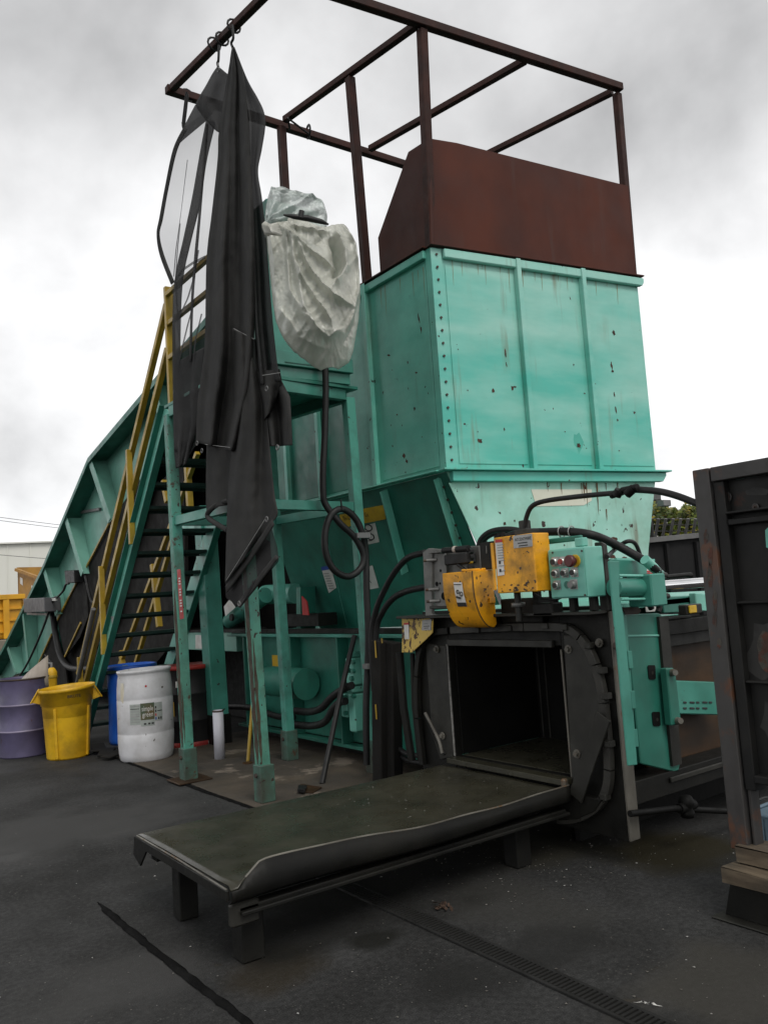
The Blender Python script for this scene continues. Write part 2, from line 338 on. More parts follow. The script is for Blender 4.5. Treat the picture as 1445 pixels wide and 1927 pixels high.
m_pad = M('brown_stained_concrete', (.10, .078, .055), .8, alt=(.045, .038, .03), ns=1.0, dirt=.75, ds=1.6, dirtcol=(.028, .026, .022), rust=.43, rs=1.6, rustcol=(.20, .165, .13), bump=.35, bs=25, rvar=.2)
MB().prism([V(2.93, 9.6, .0), V(2.95, 7.3, .0), V(2.93, 5.6, .0), V(9, 5.4, 0), V(9, 9.6, 0)], (0, 0, .012)).build('concrete_pad', m_pad, bevel=.006, kind='structure')
m_joint = M('tarred_joint', (.011, .011, .0108), .95, alt=(.006, .006, .006), ns=9, bump=.5, bs=60, spec=.03)
def strip(name, pts, w, z, mat, seed, kind='structure', h=.014):
    rnd = random.Random(seed); rows = []
    pts = spline(pts, 12)
    for i, p in enumerate(pts):
        t = (pts[min(i+1, len(pts)-1)]-pts[max(i-1, 0)]).normalized(); nn = V(-t.y, t.x, 0)
        e = min(1, i/6, (len(pts)-1-i)/6) if True else 1
        a, b = w*(.7+.6*rnd.random())*max(e, .15), w*(.7+.6*rnd.random())*max(e, .15)
        rows.append([p-nn*a+V(0, 0, z), p-nn*a*.4+V(0, 0, z+h*e), p+nn*b*.4+V(0, 0, z+h*e*.8), p+nn*b+V(0, 0, z)])
    return MB().grid(rows).build(name, mat, kind=kind)
strip('pavement_joint', [V(1.40, 4.86, 0), V(1.40, 4.4, 0), V(1.41, 3.8, 0), V(1.43, 3.1, 0), V(1.43, 2.2, 0)], .020, .004, m_joint, 3)
strip('pad_edge_joint', [V(2.9, 9.2, 0), V(2.92, 8.2, 0), V(2.91, 7.2, 0), V(2.93, 6.4, 0), V(2.94, 5.8, 0)], .018, .004, m_joint, 5)

# drain grate set along the yard
t = thing('drain_grate', 'long slotted black drain grate set in the asphalt in front of the table', 'drain', (2.515, 1.6, 0))
dx0, dx1 = 2.463, 2.563
box('channel_bed', m_void, t, dx0, dx1, 1.55, 4.35, .001, .0035, bevel=0)
m_grate = M('dusty_grate_iron', (.026, .026, .025), .7, alt=(.016, .016, .015), ns=9, spec=.15)
for x in (dx0, dx1): box('edge_rail', m_grate, t, x-.008, x+.008, 1.55, 4.35, .0, .012, bevel=.002)
bar0 = None; y = 1.57
while y < 4.34:
    if bar0 is None: bar0 = box('bar', m_grate, t, dx0+.009, dx1-.009, y, y+.0125, .002, .011, bevel=0); y0b = y
    else:
        b = bar0.copy(); col.objects.link(b); b.parent = t; b.location.y = bar0.location.y+(y-y0b)
    y += .0235

# specks of swarf and grit
rnd = random.Random(11); sp = MB(); sp2 = MB()
def speck(mb, x, y, r):
    a = rnd.random()*6.28; h = r*(.25+.5*rnd.random())
    p = [V(x+r*math.cos(a+k*2.1)*(.5+rnd.random()), y+r*math.sin(a+k*2.1)*(.5+rnd.random()), .0045) for k in range(3)]
    mb.add(p+[V(x, y, .004+h)], [(0, 1, 3), (1, 2, 3), (2, 0, 3), (0, 2, 1)])
for i in range(900):
    if i < 420: p = PZ(rnd.gauss(980, 160), rnd.gauss(1600, 45))
    else: p = PZ(rnd.uniform(-20, 1460), 1460+470*rnd.random()**1.3)
    if p.y < 12 and 0 < p.x < 5: speck(sp if rnd.random() < .22 else sp2, p.x, p.y, .0025+.0055*rnd.random()**2.5)
for i in range(120):
    p = PZ(rnd.gauss(620, 50), rnd.gauss(1470, 14)); speck(sp, p.x, p.y, .003+.006*rnd.random()**2)
m_swarf = M('pale_grit', (.42, .42, .40), .4, alt=(.22, .21, .19), ns=20)
m_grit = M('dull_grit', (.12, .115, .10), .6, alt=(.07, .06, .05), ns=20)
sp.build('scattered_scraps', m_swarf, kind='stuff'); sp2.build('scattered_grit', m_grit, kind='stuff')
a = PZ(1196, 1892); b = PZ(1243, 1899)
s_ = MB().grid([[a+(b-a)*k/6+V(0, (.004 if k % 2 else 0), .006+(.012 if k in (2, 4) else .003))+V(.004, -.006, 0)*w for w in (-1, 1)] for k in range(7)]).build('paper_scrap', m_white, solid=.001)
tag(s_, 'thin torn white strip lying on the asphalt right of the drain', 'scrap')
c = PZ(832, 1709); lf = MB()
for i in range(26):
    q = c+V(rnd.gauss(0, .03), rnd.gauss(0, .022), .006+.012*rnd.random()); d1 = V(rnd.gauss(0, 1), rnd.gauss(0, 1), rnd.gauss(0, .4)).normalized()*.02; d2 = V(rnd.gauss(0, 1), rnd.gauss(0, 1), rnd.gauss(0, .4)).normalized()*.011
    lf.add([q-d1, q+d2, q+d1, q-d2], [(0, 1, 2, 3)])
tag(lf.build('leaf_clump', M('brown_leaf', (.07, .04, .025), .7)), 'small clump of brown leaves on the ground beside the drain', 'leaves')

# far background -----------------------------------------------------------
d = 75.0
def far(px, py, dist):                                           # a point at a horizontal distance from the camera
    r = ray(px, py); return CAM + r*(dist/math.hypot(r.x, r.y))
t = thing('warehouse', 'long pale cream warehouse wall far behind the dumpsters', 'warehouse', far(30, 1160, 75))
c0 = far(-260, 1052, 75); c1 = far(420, 1012, 75); dn = V(0, 0, 1).cross((c1-c0).normalized()); z1 = 7.6
for z0_, z1_, k in ((0, 3.9, 'lower_wall'), (3.9, z1, 'upper_wall')):
    prism(k, m_bldg, t, [V(c0.x, c0.y, z0_), V(c1.x, c1.y, z0_), V(c1.x, c1.y, z1_), V(c0.x, c0.y, z1_)], dn*20 if dn.dot(c0) > 0 else dn*-20, bevel=0)
dd = (c1-c0).normalized(); nn = (dn if dn.dot(c0) < 0 else -dn)
nn.z = 0; nn.normalize(); dd.z = 0; dd.normalize()
for k in range(1, 24):
    q = c0+dd*(k*1.7); beam('panel_rib', m_bldg, t, V(q.x, q.y, 0)+nn*.03, V(q.x, q.y, z1)+nn*.03, .08, .06, bevel=0)
q = far(51, 1052, 74.6); beam('wall_lamp', m_galv, t, q-dd*.26, q+dd*.26, .3, .14)
q0 = V(c0.x, c0.y, z1); beam('roof_edge', m_bldg, t, q0+nn*.1, V(c1.x, c1.y, z1)+nn*.1, .4, .12)

for (y0, y1, lab) in ((944, 1000, 'higher power line sagging across the white sky at left'), (950, 1006, 'second power line just below the highest one at left'), (1029, 1044, 'lowest power line crossing above the warehouse roof')):
    a, b = far(-300, y0-16, 48), far(560, y1+26, 52)
    pts = [a.lerp(b, k/30)-V(0, 0, 1.1*4*(k/30)*(1-k/30)*.35) for k in range(31)]
    o = MB().tube(pts, .014, 5).build('power_line', m_wire); tag(o, lab, 'cable', 'power lines at the left')

# raised loading kerb with the yellow dumpsters
A = far(-60, 1240, 24)
kb = MB()
p0 = far(-140, 1205, 24.5); p1 = far(250, 1200, 27)
dk = (p1-p0); dk.z = 0; dk.normalize(); nk = V(dk.y, -dk.x, 0)
if nk.dot(p0) > 0: nk = -nk
kb.prism([V(p0.x, p0.y, 0), V(p1.x, p1.y, 0), V(p1.x, p1.y, 1.0), V(p0.x, p0.y, 1.0)], -nk*9)
kb.build('loading_dock', m_conc, bevel=.03, kind='structure')
def quadbox(mb, a, b, depth, z0, z1, n):
    mb.prism([V(a.x, a.y, z0), V(b.x, b.y, z0), V(b.x, b.y, z1), V(a.x, a.y, z1)], -n*depth)
t = thing('dumpster', 'bright yellow open dumpster with ribbed side on the concrete dock', 'dumpster', V(p0.x, p0.y, 1.0)-nk*.3)
a = p0-nk*.3-dk*1.0; b = p0-nk*.3+dk*((far(42, 1150, 25)-p0).dot(dk)+.34)
mb = MB(); th = .08
for aa, bb, dp, o_ in ((a, b, th, 0), (a, b, th, 2.3)):
    quadbox(mb, aa-nk*o_, bb-nk*o_, dp, 1.02, 2.12, nk)
quadbox(mb, a, a+dk*th, 2.38, 1.02, 2.12, nk); quadbox(mb, b-dk*th, b, 2.38, 1.02, 2.12, nk); quadbox(mb, a, b, 2.38, 1.02, 1.1, nk)
mb.build('body', m_dump, t, bevel=.01)
mb = MB(); mb.beam(V(a.x, a.y, 2.17)+nk*.04, V(b.x, b.y, 2.17)+nk*.04, .16, .14); mb.beam(V(b.x, b.y, 2.17), V(b.x, b.y, 2.17)-nk*2.4, .14, .14); mb.beam(V(a.x, a.y, 2.17)-nk*2.36, V(b.x, b.y, 2.17)-nk*2.36, .14, .2); mb.build('rim', m_dump, t, bevel=.01)
for k, z in enumerate((1.2, 1.52, 1.84)): beam('rib', m_dump, t, V(a.x, a.y, z)+nk*.03, V(b.x, b.y, z)+nk*.03, .06, .05)
for f in (.22, .5, .86): q = a.lerp(b, f); beam('post', m_dump, t, V(q.x, q.y, 1.02)+nk*.06, V(q.x, q.y, 2.1)+nk*.06, .16, .1)
mb = MB(); quadbox(mb, a+dk*.1-nk*.1, b-dk*.1-nk*.1, 2.1, 1.7, 2.0, nk); mb.build('scrap_fill', m_tan, t)
t = thing('dumpster', 'tan open bin with sloping front standing behind the yellow dumpster', 'dumpster', far(60, 1150, 28.5))
dl = far(33, 1070, 29); dr = far(84, 1070, 27.6)
dd2 = (dr-dl); dd2.z = 0; w2 = dd2.length; dd2.normalize(); n2 = V(dd2.y, -dd2.x, 0)
if n2.dot(dl) > 0: n2 = -n2
zt, zb = far(33, 1072, 29).z, 1.0
mb = MB(); 
for s0 in (0, 1.9): mb.prism([V(dl.x, dl.y, zt)-n2*s0, V(dl.x, dl.y, zb)-n2*s0, V(dr.x, dr.y, zb)-dd2*.2-n2*s0, V(dr.x, dr.y, zt-.42)-n2*s0], -n2*.06)
mb.prism([V(dl.x, dl.y, zt), V(dl.x, dl.y, zb), V(dl.x, dl.y, zb)-n2*1.96, V(dl.x, dl.y, zt)-n2*1.96], dd2*.06)
mb.build('body', m_tan, t)
mb = MB(); mb.beam(V(dl.x, dl.y, zt)+n2*.05, V(dr.x, dr.y, zt-.42)+n2*.05, .1, .09); mb.beam(V(dl.x, dl.y, zt+.03), V(dl.x, dl.y, zt+.03)-n2*2, .1, .08); mb.beam(V(dl.x, dl.y, zt+.03)-n2*1.95, V(dr.x, dr.y, zt+.03)-n2*1.95, .1, .08); mb.build('rim', m_tan, t)
for f, z in ((.1, .25), (.52, .55)):
    q = V(dl.x, dl.y, zt-z)+dd2*w2*f+n2*.012; prism('label', m_white, t, [q, q+dd2*.16-V(0, 0, .05), q+dd2*.16-V(0, 0, .28), q-V(0, 0, .2)], n2*.004, bevel=0)
# coloured bits above the rim
for px, c, mt in ((8, 1101, m_bluep), (20, 1103, m_red), (3, 1106, m_white)):
    pass

# right side: black container, hedge, angled fence arms
t = thing('black_container', 'tall black steel container with a pale top rail behind the hopper', 'container', far(1270, 1160, 15.5))
a = far(1196, 1020, 15.2); b = far(1420, 1008, 16.0)
dd3 = (b-a); dd3.z = 0; dd3.normalize(); n3 = V(dd3.y, -dd3.x, 0)
if n3.dot(a) > 0: n3 = -n3
zt = far(1260, 1012, 15.4).z
prism('wall', m_cont, t, [V(a.x, a.y, .1), V(b.x, b.y, .1), V(b.x, b.y, zt), V(a.x, a.y, zt)], -n3*2.2, bevel=.01)
beam('top_rail', m_galv, t, V(a.x, a.y, zt-.03)+n3*.05, V(b.x, b.y, zt+.04)+n3*.05, .1, .09)
for px in (1209, 1215): q = far(px, 1020, 15.0); beam('upright', m_galv, t, V(q.x, q.y, .1), V(q.x, q.y, zt-.05), .05, .05)
q = far(1221, 1000, 15.6); tube('post', m_black, t, [V(q.x, q.y, 0), V(q.x, q.y, far(1221, 982, 15.6).z)], .085)
for f in (.25, .5, .75): q = a.lerp(b, f); beam('stiffener', m_cont, t, V(q.x, q.y, .1)+n3*.03, V(q.x, q.y, zt-.1)+n3*.03, .08, .06)
t = thing('security_fence', 'grey fence with slanting wire arms in front of the green hedge', 'fence', far(1265, 1160, 18.5))
for k, px in enumerate(range(1216, 1420, 14)):
    q = far(px, 1012, 18.5); q2 = far(px+9, 976, 18.3); tube('arm', m_galv, t, [V(q.x, q.y, q.z-.1), q2], .032, 6)
    tube('post', m_galv, t, [V(q.x, q.y, 0), V(q.x, q.y, q.z-.1)], .03, 6)
for f in (0, .33, .66, .97):
    tube('wire', m_wire, t, [far(px+9*f, 1012-36*f-(1 if k % 2 else 0), 18.4) for k, px in enumerate(range(1208, 1440, 12))], .012, 4)
m_leaf = M('hedge_leaf', (.13, .17, .02), .5, alt=(.05, .085, .012), ns=1.6, lo=.42, hi=.58, translucent=.25)
m_leaf2 = M('hedge_leaf_yellowed', (.34, .26, .025), .5, alt=(.16, .17, .02), ns=4, translucent=.25)
t = thing('hedge', 'dense green hedge with yellowish leaves behind the container at right', 'hedge', far(1265, 1160, 20.5))
rnd = random.Random(5); f1, f2 = MB(), MB()
for i in range(9000):
    px = rnd.uniform(1180, 1460); topy = 953+5*math.sin(px*.11)+4*math.sin(px*.31+1)+3*math.sin(px*.05)
    py = topy+ rnd.random()**1.1*88 - (4 if rnd.random() < .06 else 0)
    q = far(px, py, 19.6+rnd.random()*1.8)
    if q.z < .3: continue
    s = .045+.05*rnd.random(); d1 = V(rnd.gauss(0, 1), rnd.gauss(0, 1), rnd.gauss(0, .8)).normalized(); d2 = d1.orthogonal().normalized()*s*.55; d1 *= s
    (f1 if rnd.random() < .8 else f2).add([q-d1, q+d2, q+d1, q-d2], [(0, 1, 2, 3)])
f1.build('foliage', m_leaf, t); f2.build('yellowed_foliage', m_leaf2, t)
st = MB()
for i in range(40):
    q = far(1180+i*7, 1040, 20.6); st.tube([V(q.x, q.y, 0), V(q.x+rnd.gauss(0, .1), q.y+rnd.gauss(0, .1), 1.8), V(q.x+rnd.gauss(0, .3), q.y+rnd.gauss(0, .3), 2.9+.4*rnd.random())], [.03, .02, .008], 5)
st.build('stems', m_bolt, t)
q = far(1232, 948, 26); q2 = far(1212, 948, 26)
t = thing('shed', 'grey roofed shed barely showing above the hedge', 'shed', V(q.x, q.y, 0))
g = V(q2.x-q.x, q2.y-q.y, 0).normalized(); nq = V(-g.y, g.x, 0)
prism('wall', m_bldg, t, [V(q.x, q.y, 0), V(q.x, q.y, 0)+g*4, V(q.x, q.y, q.z-.15)+g*4, V(q.x, q.y, q.z-.15)], nq*3, bevel=0)
prism('roof', m_galv, t, [V(q.x, q.y, q.z-.15)-g*.15, V(q.x, q.y, q.z-.15)+g*4.2, V(q.x, q.y, q.z+.1)+g*4.2, V(q.x, q.y, q.z+.1)-g*.15], nq*3.2, bevel=0)
# ================================================================ HOPPER
HX, HY = 4.65, 5.43                        # near corner in plan
FP0 = V(4.65, 5.43, 0); FP1 = V(7.06, 5.05, 0)
fd = (FP1-FP0).normalized(); fn = V(fd.y, -fd.x, 0)          # along the front face / its outward normal
if fn.y > 0: fn = -fn
def PF(px, py, o=0): return PP(px, py, FP0+fn*o, fn)
ZB, ZT = 2.62, 4.64
hop = thing('hopper', 'tall seafoam green steel hopper with brown extension plates on top', 'hopper', (5.8, 6.6, 0))
def onF(s, z, o=0): return FP0+fd*s+V(0, 0, z)+fn*o
WF = (FP1-FP0).length
YB = 9.3                                    # far end of the left face
# upper panels
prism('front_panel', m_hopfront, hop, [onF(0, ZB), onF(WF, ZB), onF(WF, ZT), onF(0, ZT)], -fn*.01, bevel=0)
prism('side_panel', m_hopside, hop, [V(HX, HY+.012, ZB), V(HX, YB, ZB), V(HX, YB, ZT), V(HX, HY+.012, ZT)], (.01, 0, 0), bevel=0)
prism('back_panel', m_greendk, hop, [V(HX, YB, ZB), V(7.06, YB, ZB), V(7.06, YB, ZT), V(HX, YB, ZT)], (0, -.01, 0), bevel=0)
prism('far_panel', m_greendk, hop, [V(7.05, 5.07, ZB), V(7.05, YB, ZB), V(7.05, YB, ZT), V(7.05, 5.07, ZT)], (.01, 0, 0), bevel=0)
# inner framed plates, proud of the panel, leaving weld lines
e_s = [.115, None, None, None]
r1 = (PF(965, 480)-FP0).dot(fd); r2 = (PF(1087, 500)-FP0).dot(fd)
for a, b in ((.13, r1-.03), (r1+.05, r2-.05), (r2+.05, WF-.02)):
    prism('panel_sheet', m_hopfront, hop, [onF(a, ZB+.06, .001), onF(b, ZB+.06, .001), onF(b, ZT-.15, .001), onF(a, ZT-.15, .001)], fn*.007, bevel=.003)
yr = [PX(703, 720, HX).y]
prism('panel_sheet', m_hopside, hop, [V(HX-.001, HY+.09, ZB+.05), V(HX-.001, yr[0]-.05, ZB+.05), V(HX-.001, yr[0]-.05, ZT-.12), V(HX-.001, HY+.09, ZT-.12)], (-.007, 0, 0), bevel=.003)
# ribs
for s in (r1, r2):
    prism('rib', m_hopfront, hop, [onF(s-.012, ZB+.012, .001), onF(s+.012, ZB+.012, .001), onF(s+.012, ZT-.012, .001), onF(s-.012, ZT-.012, .001)], fn*.06)
    prism('rib_flange', m_hopfront, hop, [onF(s-.012, ZB+.014, .061), onF(s+.035, ZB+.014, .061), onF(s+.035, ZT-.014, .061), onF(s-.012, ZT-.014, .061)], fn*.006)
for y in (yr[0], PX(607, 850, HX).y, 8.15):
    box('rib', m_hopside, hop, HX-.07, HX-.0012, y-.012, y+.012, ZB+.012, ZT-.01)
    box('rib_flange', m_hopside, hop, HX-.077, HX-.0705, y-.05, y+.012, ZB+.014, ZT-.012)
# bolted corner angle
prism('corner_angle', m_hopfront, hop, [onF(-.012, ZB+.01, .0012), onF(.10, ZB+.01, .0012), onF(.10, ZT-.01, .0012), onF(-.012, ZT-.01, .0012)], fn*.012)
prism('corner_angle', m_hopside, hop, [V(HX-.0012, HY-.008, ZB+.01), V(HX-.0012, HY+.075, ZB+.01), V(HX-.0012, HY+.075, ZT-.01), V(HX-.0012, HY-.008, ZT-.01)], (-.011, 0, 0))
b0 = None
for k in range(17):
    z = ZB+.09+k*(ZT-ZB-.16)/16; p = onF(.045, z, .013)
    if b0 is None: b0 = MB().disc(p, fn, .012, 6, .012).build('bolt', m_bolt, hop); pb = p
    else: b = b0.copy(); col.objects.link(b); b.parent = hop; b.location = b0.location+(p-pb)
# top channel and flange
prism('top_channel', m_hopfront, hop, [onF(.11, ZT-.10, .001), onF(WF+.02, ZT-.10, .001), onF(WF+.05, ZT-.06, .001), onF(WF+.05, ZT-.015, .001), onF(.11, ZT-.015, .001)], fn*.05, bevel=.008)
prism('top_channel', m_hopside, hop, [V(HX-.001, HY+.06, ZT-.09), V(HX-.001, YB, ZT-.09), V(HX-.001, YB, ZT-.015), V(HX-.001, HY+.06, ZT-.015)], (-.045, 0, 0), bevel=.006)
mbt = MB(); mbt.prism([onF(-.03, ZT, .06), onF(WF+.05, ZT, .06), onF(WF+.05, ZT, -.03), onF(-.03, ZT, -.03)], (0, 0, .014)); mbt.box(HX-.06, HX+.03, HY+.04, YB, ZT, ZT+.014)
mbt.build('top_flange', m_brown, hop, .002)
# waist flange
mbf = MB(); mbf.prism([onF(-.09, ZB-.008, .11), onF(WF+.11, ZB-.008, .11), onF(WF+.11, ZB-.008, -.0), onF(-.09, ZB-.008, 0)], (0, 0, .016))
mbf.build('waist_flange', m_hopfront, hop, .002)
box('waist_flange', m_hopside, hop, HX-.10, HX, HY+.03, YB, ZB-.008, ZB+.006)
prism('waist_channel', m_hopfront, hop, [onF(.02, ZB-.10, .001), onF(WF+.03, ZB-.10, .001), onF(WF+.08, ZB-.04, .001), onF(WF+.08, ZB-.012, .001), onF(.02, ZB-.012, .001)], fn*.06, bevel=.004)
# lower tapering part
SL = .41
def lowx(z): return HX+(ZB-.012-z)*SL
zl = 1.26
bl = [onF(0, ZB-.012), onF(WF, ZB-.012), onF(WF-.22*(ZB-zl)/.85, zl), onF((lowx(zl)-HX), zl)]
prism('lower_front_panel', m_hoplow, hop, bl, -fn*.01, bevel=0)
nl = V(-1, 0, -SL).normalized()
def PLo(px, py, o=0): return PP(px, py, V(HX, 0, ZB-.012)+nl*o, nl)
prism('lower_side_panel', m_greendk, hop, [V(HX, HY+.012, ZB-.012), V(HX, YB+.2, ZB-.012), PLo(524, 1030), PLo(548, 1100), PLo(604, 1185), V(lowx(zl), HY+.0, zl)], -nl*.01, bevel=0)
# lower ribs and bolted corner
def rib_lo(pa, pb_, w, h, name='rib', mat=m_hopside):
    a, b = PLo(*pa), PLo(*pb_); ex = (b-a).normalized().cross(nl).normalized()*w/2
    return prism(name, mat, hop, [a-ex+nl*.001, a+ex+nl*.001, b+ex+nl*.001, b-ex+nl*.001], nl*h)
rib_lo((728, 920), (768, 1075), .02, .09); rib_lo((826, 900), (893, 1110), .05, .012, 'corner_angle'); rib_lo((826, 898), (872, 1050), .012, .07, 'rib')
rib_lo((610, 990), (656, 1190), .006, .006, 'seam')
for k in range(8):
    p = PLo(838+k*7.4, 915+k*24, -.0)+nl*.014
    MB().disc(p, nl, .013, 6, .012).build('bolt', m_bolt, hop)
prism('corner_angle', m_hoplow, hop, [onF(.002, ZB-.11, .0015), onF(.055, ZB-.11, .0015), onF(.055+(lowx(1.6)-HX), 1.6, .0015), onF(lowx(1.6)-HX, 1.6, .0015)], fn*.008)
prism('faded_label', M('faded_cream_label', (.70, .68, .58), .5, alt=(.58, .55, .45), streak=1.0, streakcol=(.36, .15, .03), ns=2), hop, [PF(999, 921, .002), PF(1113, 921, .002), PF(1113, 942, .002), PF(1098, 951, .002), PF(1009, 953, .002)], fn*.003, bevel=0)
# brown extension
prism('extension_plate', m_brown, hop, [PF(806, 259, .02), PF(860, 268, .02), PF(1182, 349, .02), PF(1198, 519, .02), PF(816, 459, .02)], -fn*.014, bevel=.002)
pl = [PX(806, 259, HX), PX(768, 285, HX), PX(711, 447, HX), PX(715, 507, HX), PX(815, 461, HX)]
pl[0].y = pl[4].y = HY+.005; pl[3].z = pl[4].z = ZT+.016
prism('extension_plate', m_brown, hop, pl, (.012, 0, 0), bevel=.002)
tube('edge_bead', m_brown, hop, [onF(.0, ZT+.02, .02), V(*PF(807, 259, .02))], .02)
box('shade_tinted_sheet', m_greendk, hop, HX-.009, HX-.001, 6.98, 8.1, ZB+.05, ZT-.12); box('shade_tinted_sheet', m_greendk, hop, HX-.009, HX-.001, 8.2, YB-.02, ZB+.05, ZT-.12)  # darker sheets put the deck's shade into the colour of the side
m_streak = M('rust_run', (.24, .25, .14), .6, alt=(.20, .14, .06), ns=6, stretch=(1, 1, .3))
m_streak2 = M('dark_rust_run', (.17, .085, .03), .7, alt=(.08, .045, .02), ns=9, stretch=(1, 1, .3))
def run(mk, px, py, ln, w, mat, lean=.06):
    rn_ = random.Random(int(px*7+py)); l2, r2_ = [], []; n_ = 7
    for k in range(n_+1):
        f = k/n_; ww = w*(1-f)**.7*(.7+.5*rn_.random())+.12; xx = px+f*ln*lean+rn_.uniform(-.2, .2); l2.append(mk(xx-ww, py+f*ln)); r2_.append(mk(xx+ww, py+f*ln))
    MB().grid([l2, r2_], False).build('rust_run', mat, hop)
for px, py, ln, w in ((898, 484, 34, .8), (906, 485, 22, .6), (912, 486, 50, .7), (940, 489, 26, .7), (956, 491, 60, .8), (982, 496, 44, 1.0), (986, 497, 22, .7), (1005, 499, 30, .7), (1018, 501, 46, .8), (1049, 504, 26, .8), (1066, 507, 40, .7), (1103, 513, 24, .8), (1120, 516, 40, .7), (1141, 519, 20, .7), (1160, 522, 50, .8), (868, 480, 40, .7), (850, 478, 60, .6)):
    run(lambda x, y: PF(x, y, .0092), px, py, ln, w, m_streak)
for px, py, ln, w in ((1098, 908, 36, 1.3), (1103, 908, 46, 1.2), (1094, 909, 24, .8), (1123, 908, 60, 1.3), (1140, 909, 14, .9), (1162, 908, 18, .9), (1056, 909, 22, 1), (1030, 909, 16, .8), (1196, 909, 14, .8), (1141, 958, 22, 1.0)):
    run(lambda x, y: PF(x, y, .0065), px, py, ln, w, m_streak2)
for px, py, ln, w in ((716, 540, 40, .5), (724, 536, 60, .5), (752, 522, 30, .5), (776, 512, 46, .5), (786, 508, 24, .5), (796, 502, 60, .5)):
    run(lambda x, y: PX(x, y, HX-.009), px, py, ln, w, m_streak)
# rust spots and scratches where the paint has gone
def spot(mk, px, py, w, h, seed, mat):
    rn_ = random.Random(seed); n_ = 11; pts = []
    for k in range(n_):
        a = k*2*math.pi/n_; r_ = .55+.6*rn_.random(); pts.append(mk(px+math.cos(a)*w*r_+math.sin(a)*h*.12, py+math.sin(a)*h*r_))
    return MB().add(pts, [list(range(n_))]).build('rust_spot', mat, hop)
m_rustspot = M('rust_spot', (.085, .032, .016), .8, alt=(.035, .015, .010), ns=25)
m_touch = M('fresh_teal_touch_up', (.05, .36, .28), .4, alt=(.08, .42, .33), ns=5)
spot(lambda x, y: PF(x, y, .0088), 1088, 832, 10, 22, 77, m_touch)
kk = 0
for px, py, w, h in ((903, 829, 5, 5), (928, 735, 2.5, 5), (964, 730, 3, 5), (969, 728, 4, 2), (951, 664, 1.5, 8), (953, 686, 1, 6), (1089, 838, 5, 6), (1155, 626, 3, 6), (1151, 688, 2, 9), (1153, 698, 2.5, 3), (1156, 742, 1.5, 5), (1159, 772, 1.5, 8), (1162, 790, 2, 2.5), (862, 657, 1.2, 1.5), (949, 808, 1.5, 3), (899, 812, 1, 2), (1063, 812, 1.2, 1.5), (1165, 848, 1.5, 1.5), (880, 734, 1, 2), (1100, 740, 1.5, 1.5)):
    kk += 1; spot(lambda x, y: PF(x, y, .0105), px, py, w, h, kk, m_rustspot)
for px, py, w, h in ((788, 598, 1.6, 12), (792, 620, 1.4, 8), (731, 668, 3, 2.5), (783, 701, 2.5, 2), (747, 780, 1.8, 1.8), (760, 858, 3, 6), (765, 868, 2.5, 4), (763, 889, 1.5, 2.5), (706, 858, 1.5, 5), (692, 728, 1.2, 1.6), (700, 820, 1.2, 1.5), (794, 822, 1, 1.5), (738, 696, 1, 1)):
    kk += 1; spot(lambda x, y: PX(x, y, HX-.0085 if x > 712 else HX-.002), px, py, w, h, kk, m_rustspot)
for px, py, w, h in ((1156, 1014, 7, 5), (1152, 1024, 6, 8), (1152, 1047, 7, 3.5), (1175, 1050, 5, 3), (1142, 996, 1.3, 1.3), (1170, 988, .8, 2.5), (1174, 1000, .8, 2), (1185, 988, 1.3, 1.5), (1100, 1022, 3, 3), (950, 985, 3, 4), (968, 980, 2, 2.5), (1124, 925, 1.2, 13), (1101, 918, 1.4, 10), (1098, 912, 1.2, 7), (1062, 1026, 2, 1.5)):
    kk += 1; spot(lambda x, y: PF(x, y, .0035), px, py, w, h, kk, m_rustspot)
# stickers on the lower left side
def lo_sticker(name, mat, pts, o=.004): return prism(name, mat, hop, [PLo(*p, o) for p in pts], nl*.002, bevel=0)
lo_sticker('maker_sticker', m_sticker, [(638, 966), (722, 950), (726, 977), (646, 993)])
ex = (PLo(722, 950)-PLo(638, 966)).normalized(); ey = nl.cross(ex).normalized()
if ey.z < 0: ey = -ey
text('The Louisiana Baler Co.', .066, PLo(646, 980, .008), ex, ey, m_ink, hop, shear=.3, squeeze=.74)
text('* * * *', .06, PLo(668, 984, .008), ex, ey, m_ink, hop); 
lo_sticker('warning_sticker', m_white, [(682, 990), (706, 984), (714, 1020), (686, 1026)])
for k, (cx, cy) in enumerate(((693, 993), (697, 1010))):
    c = PLo(cx, cy, .009); ring = [c+ex*(.06*math.cos(a*.5236))+ey*(.034*math.sin(a*.5236)) for a in range(12)]
    MB().tube(ring+[ring[0]], .007, 4, cap=False).build('pictogram', m_ink, hop)
    q = PLo(cx-5, cy+8, .008); beam('print_line', m_ink, hop, q, q+ex*.08, .008, .002, nl, bevel=0)
lo_sticker('lettered_sign', m_white, [(686, 1068), (701, 1064), (713, 1106), (688, 1111)])
text('A', .13, PLo(692, 1098, .009), ex, ey, m_ink, hop, squeeze=.8)
lo_sticker('instruction_sticker', m_white, [(604, 1067), (622, 1064), (633, 1106), (619, 1116)])
lo_sticker('sticker_header', m_bluep, [(604, 1067), (622, 1064), (624, 1071), (606, 1074)], .007)
for k in range(7): q = PLo(609+k*1.6, 1080+k*4.6, .008); beam('print_line', m_plate, hop, q, q+ex*.11, .012, .002, nl, bevel=0)
box('lug', m_galv, hop, 7.0, 7.12, 4.95, 5.03, 2.27, 2.33)

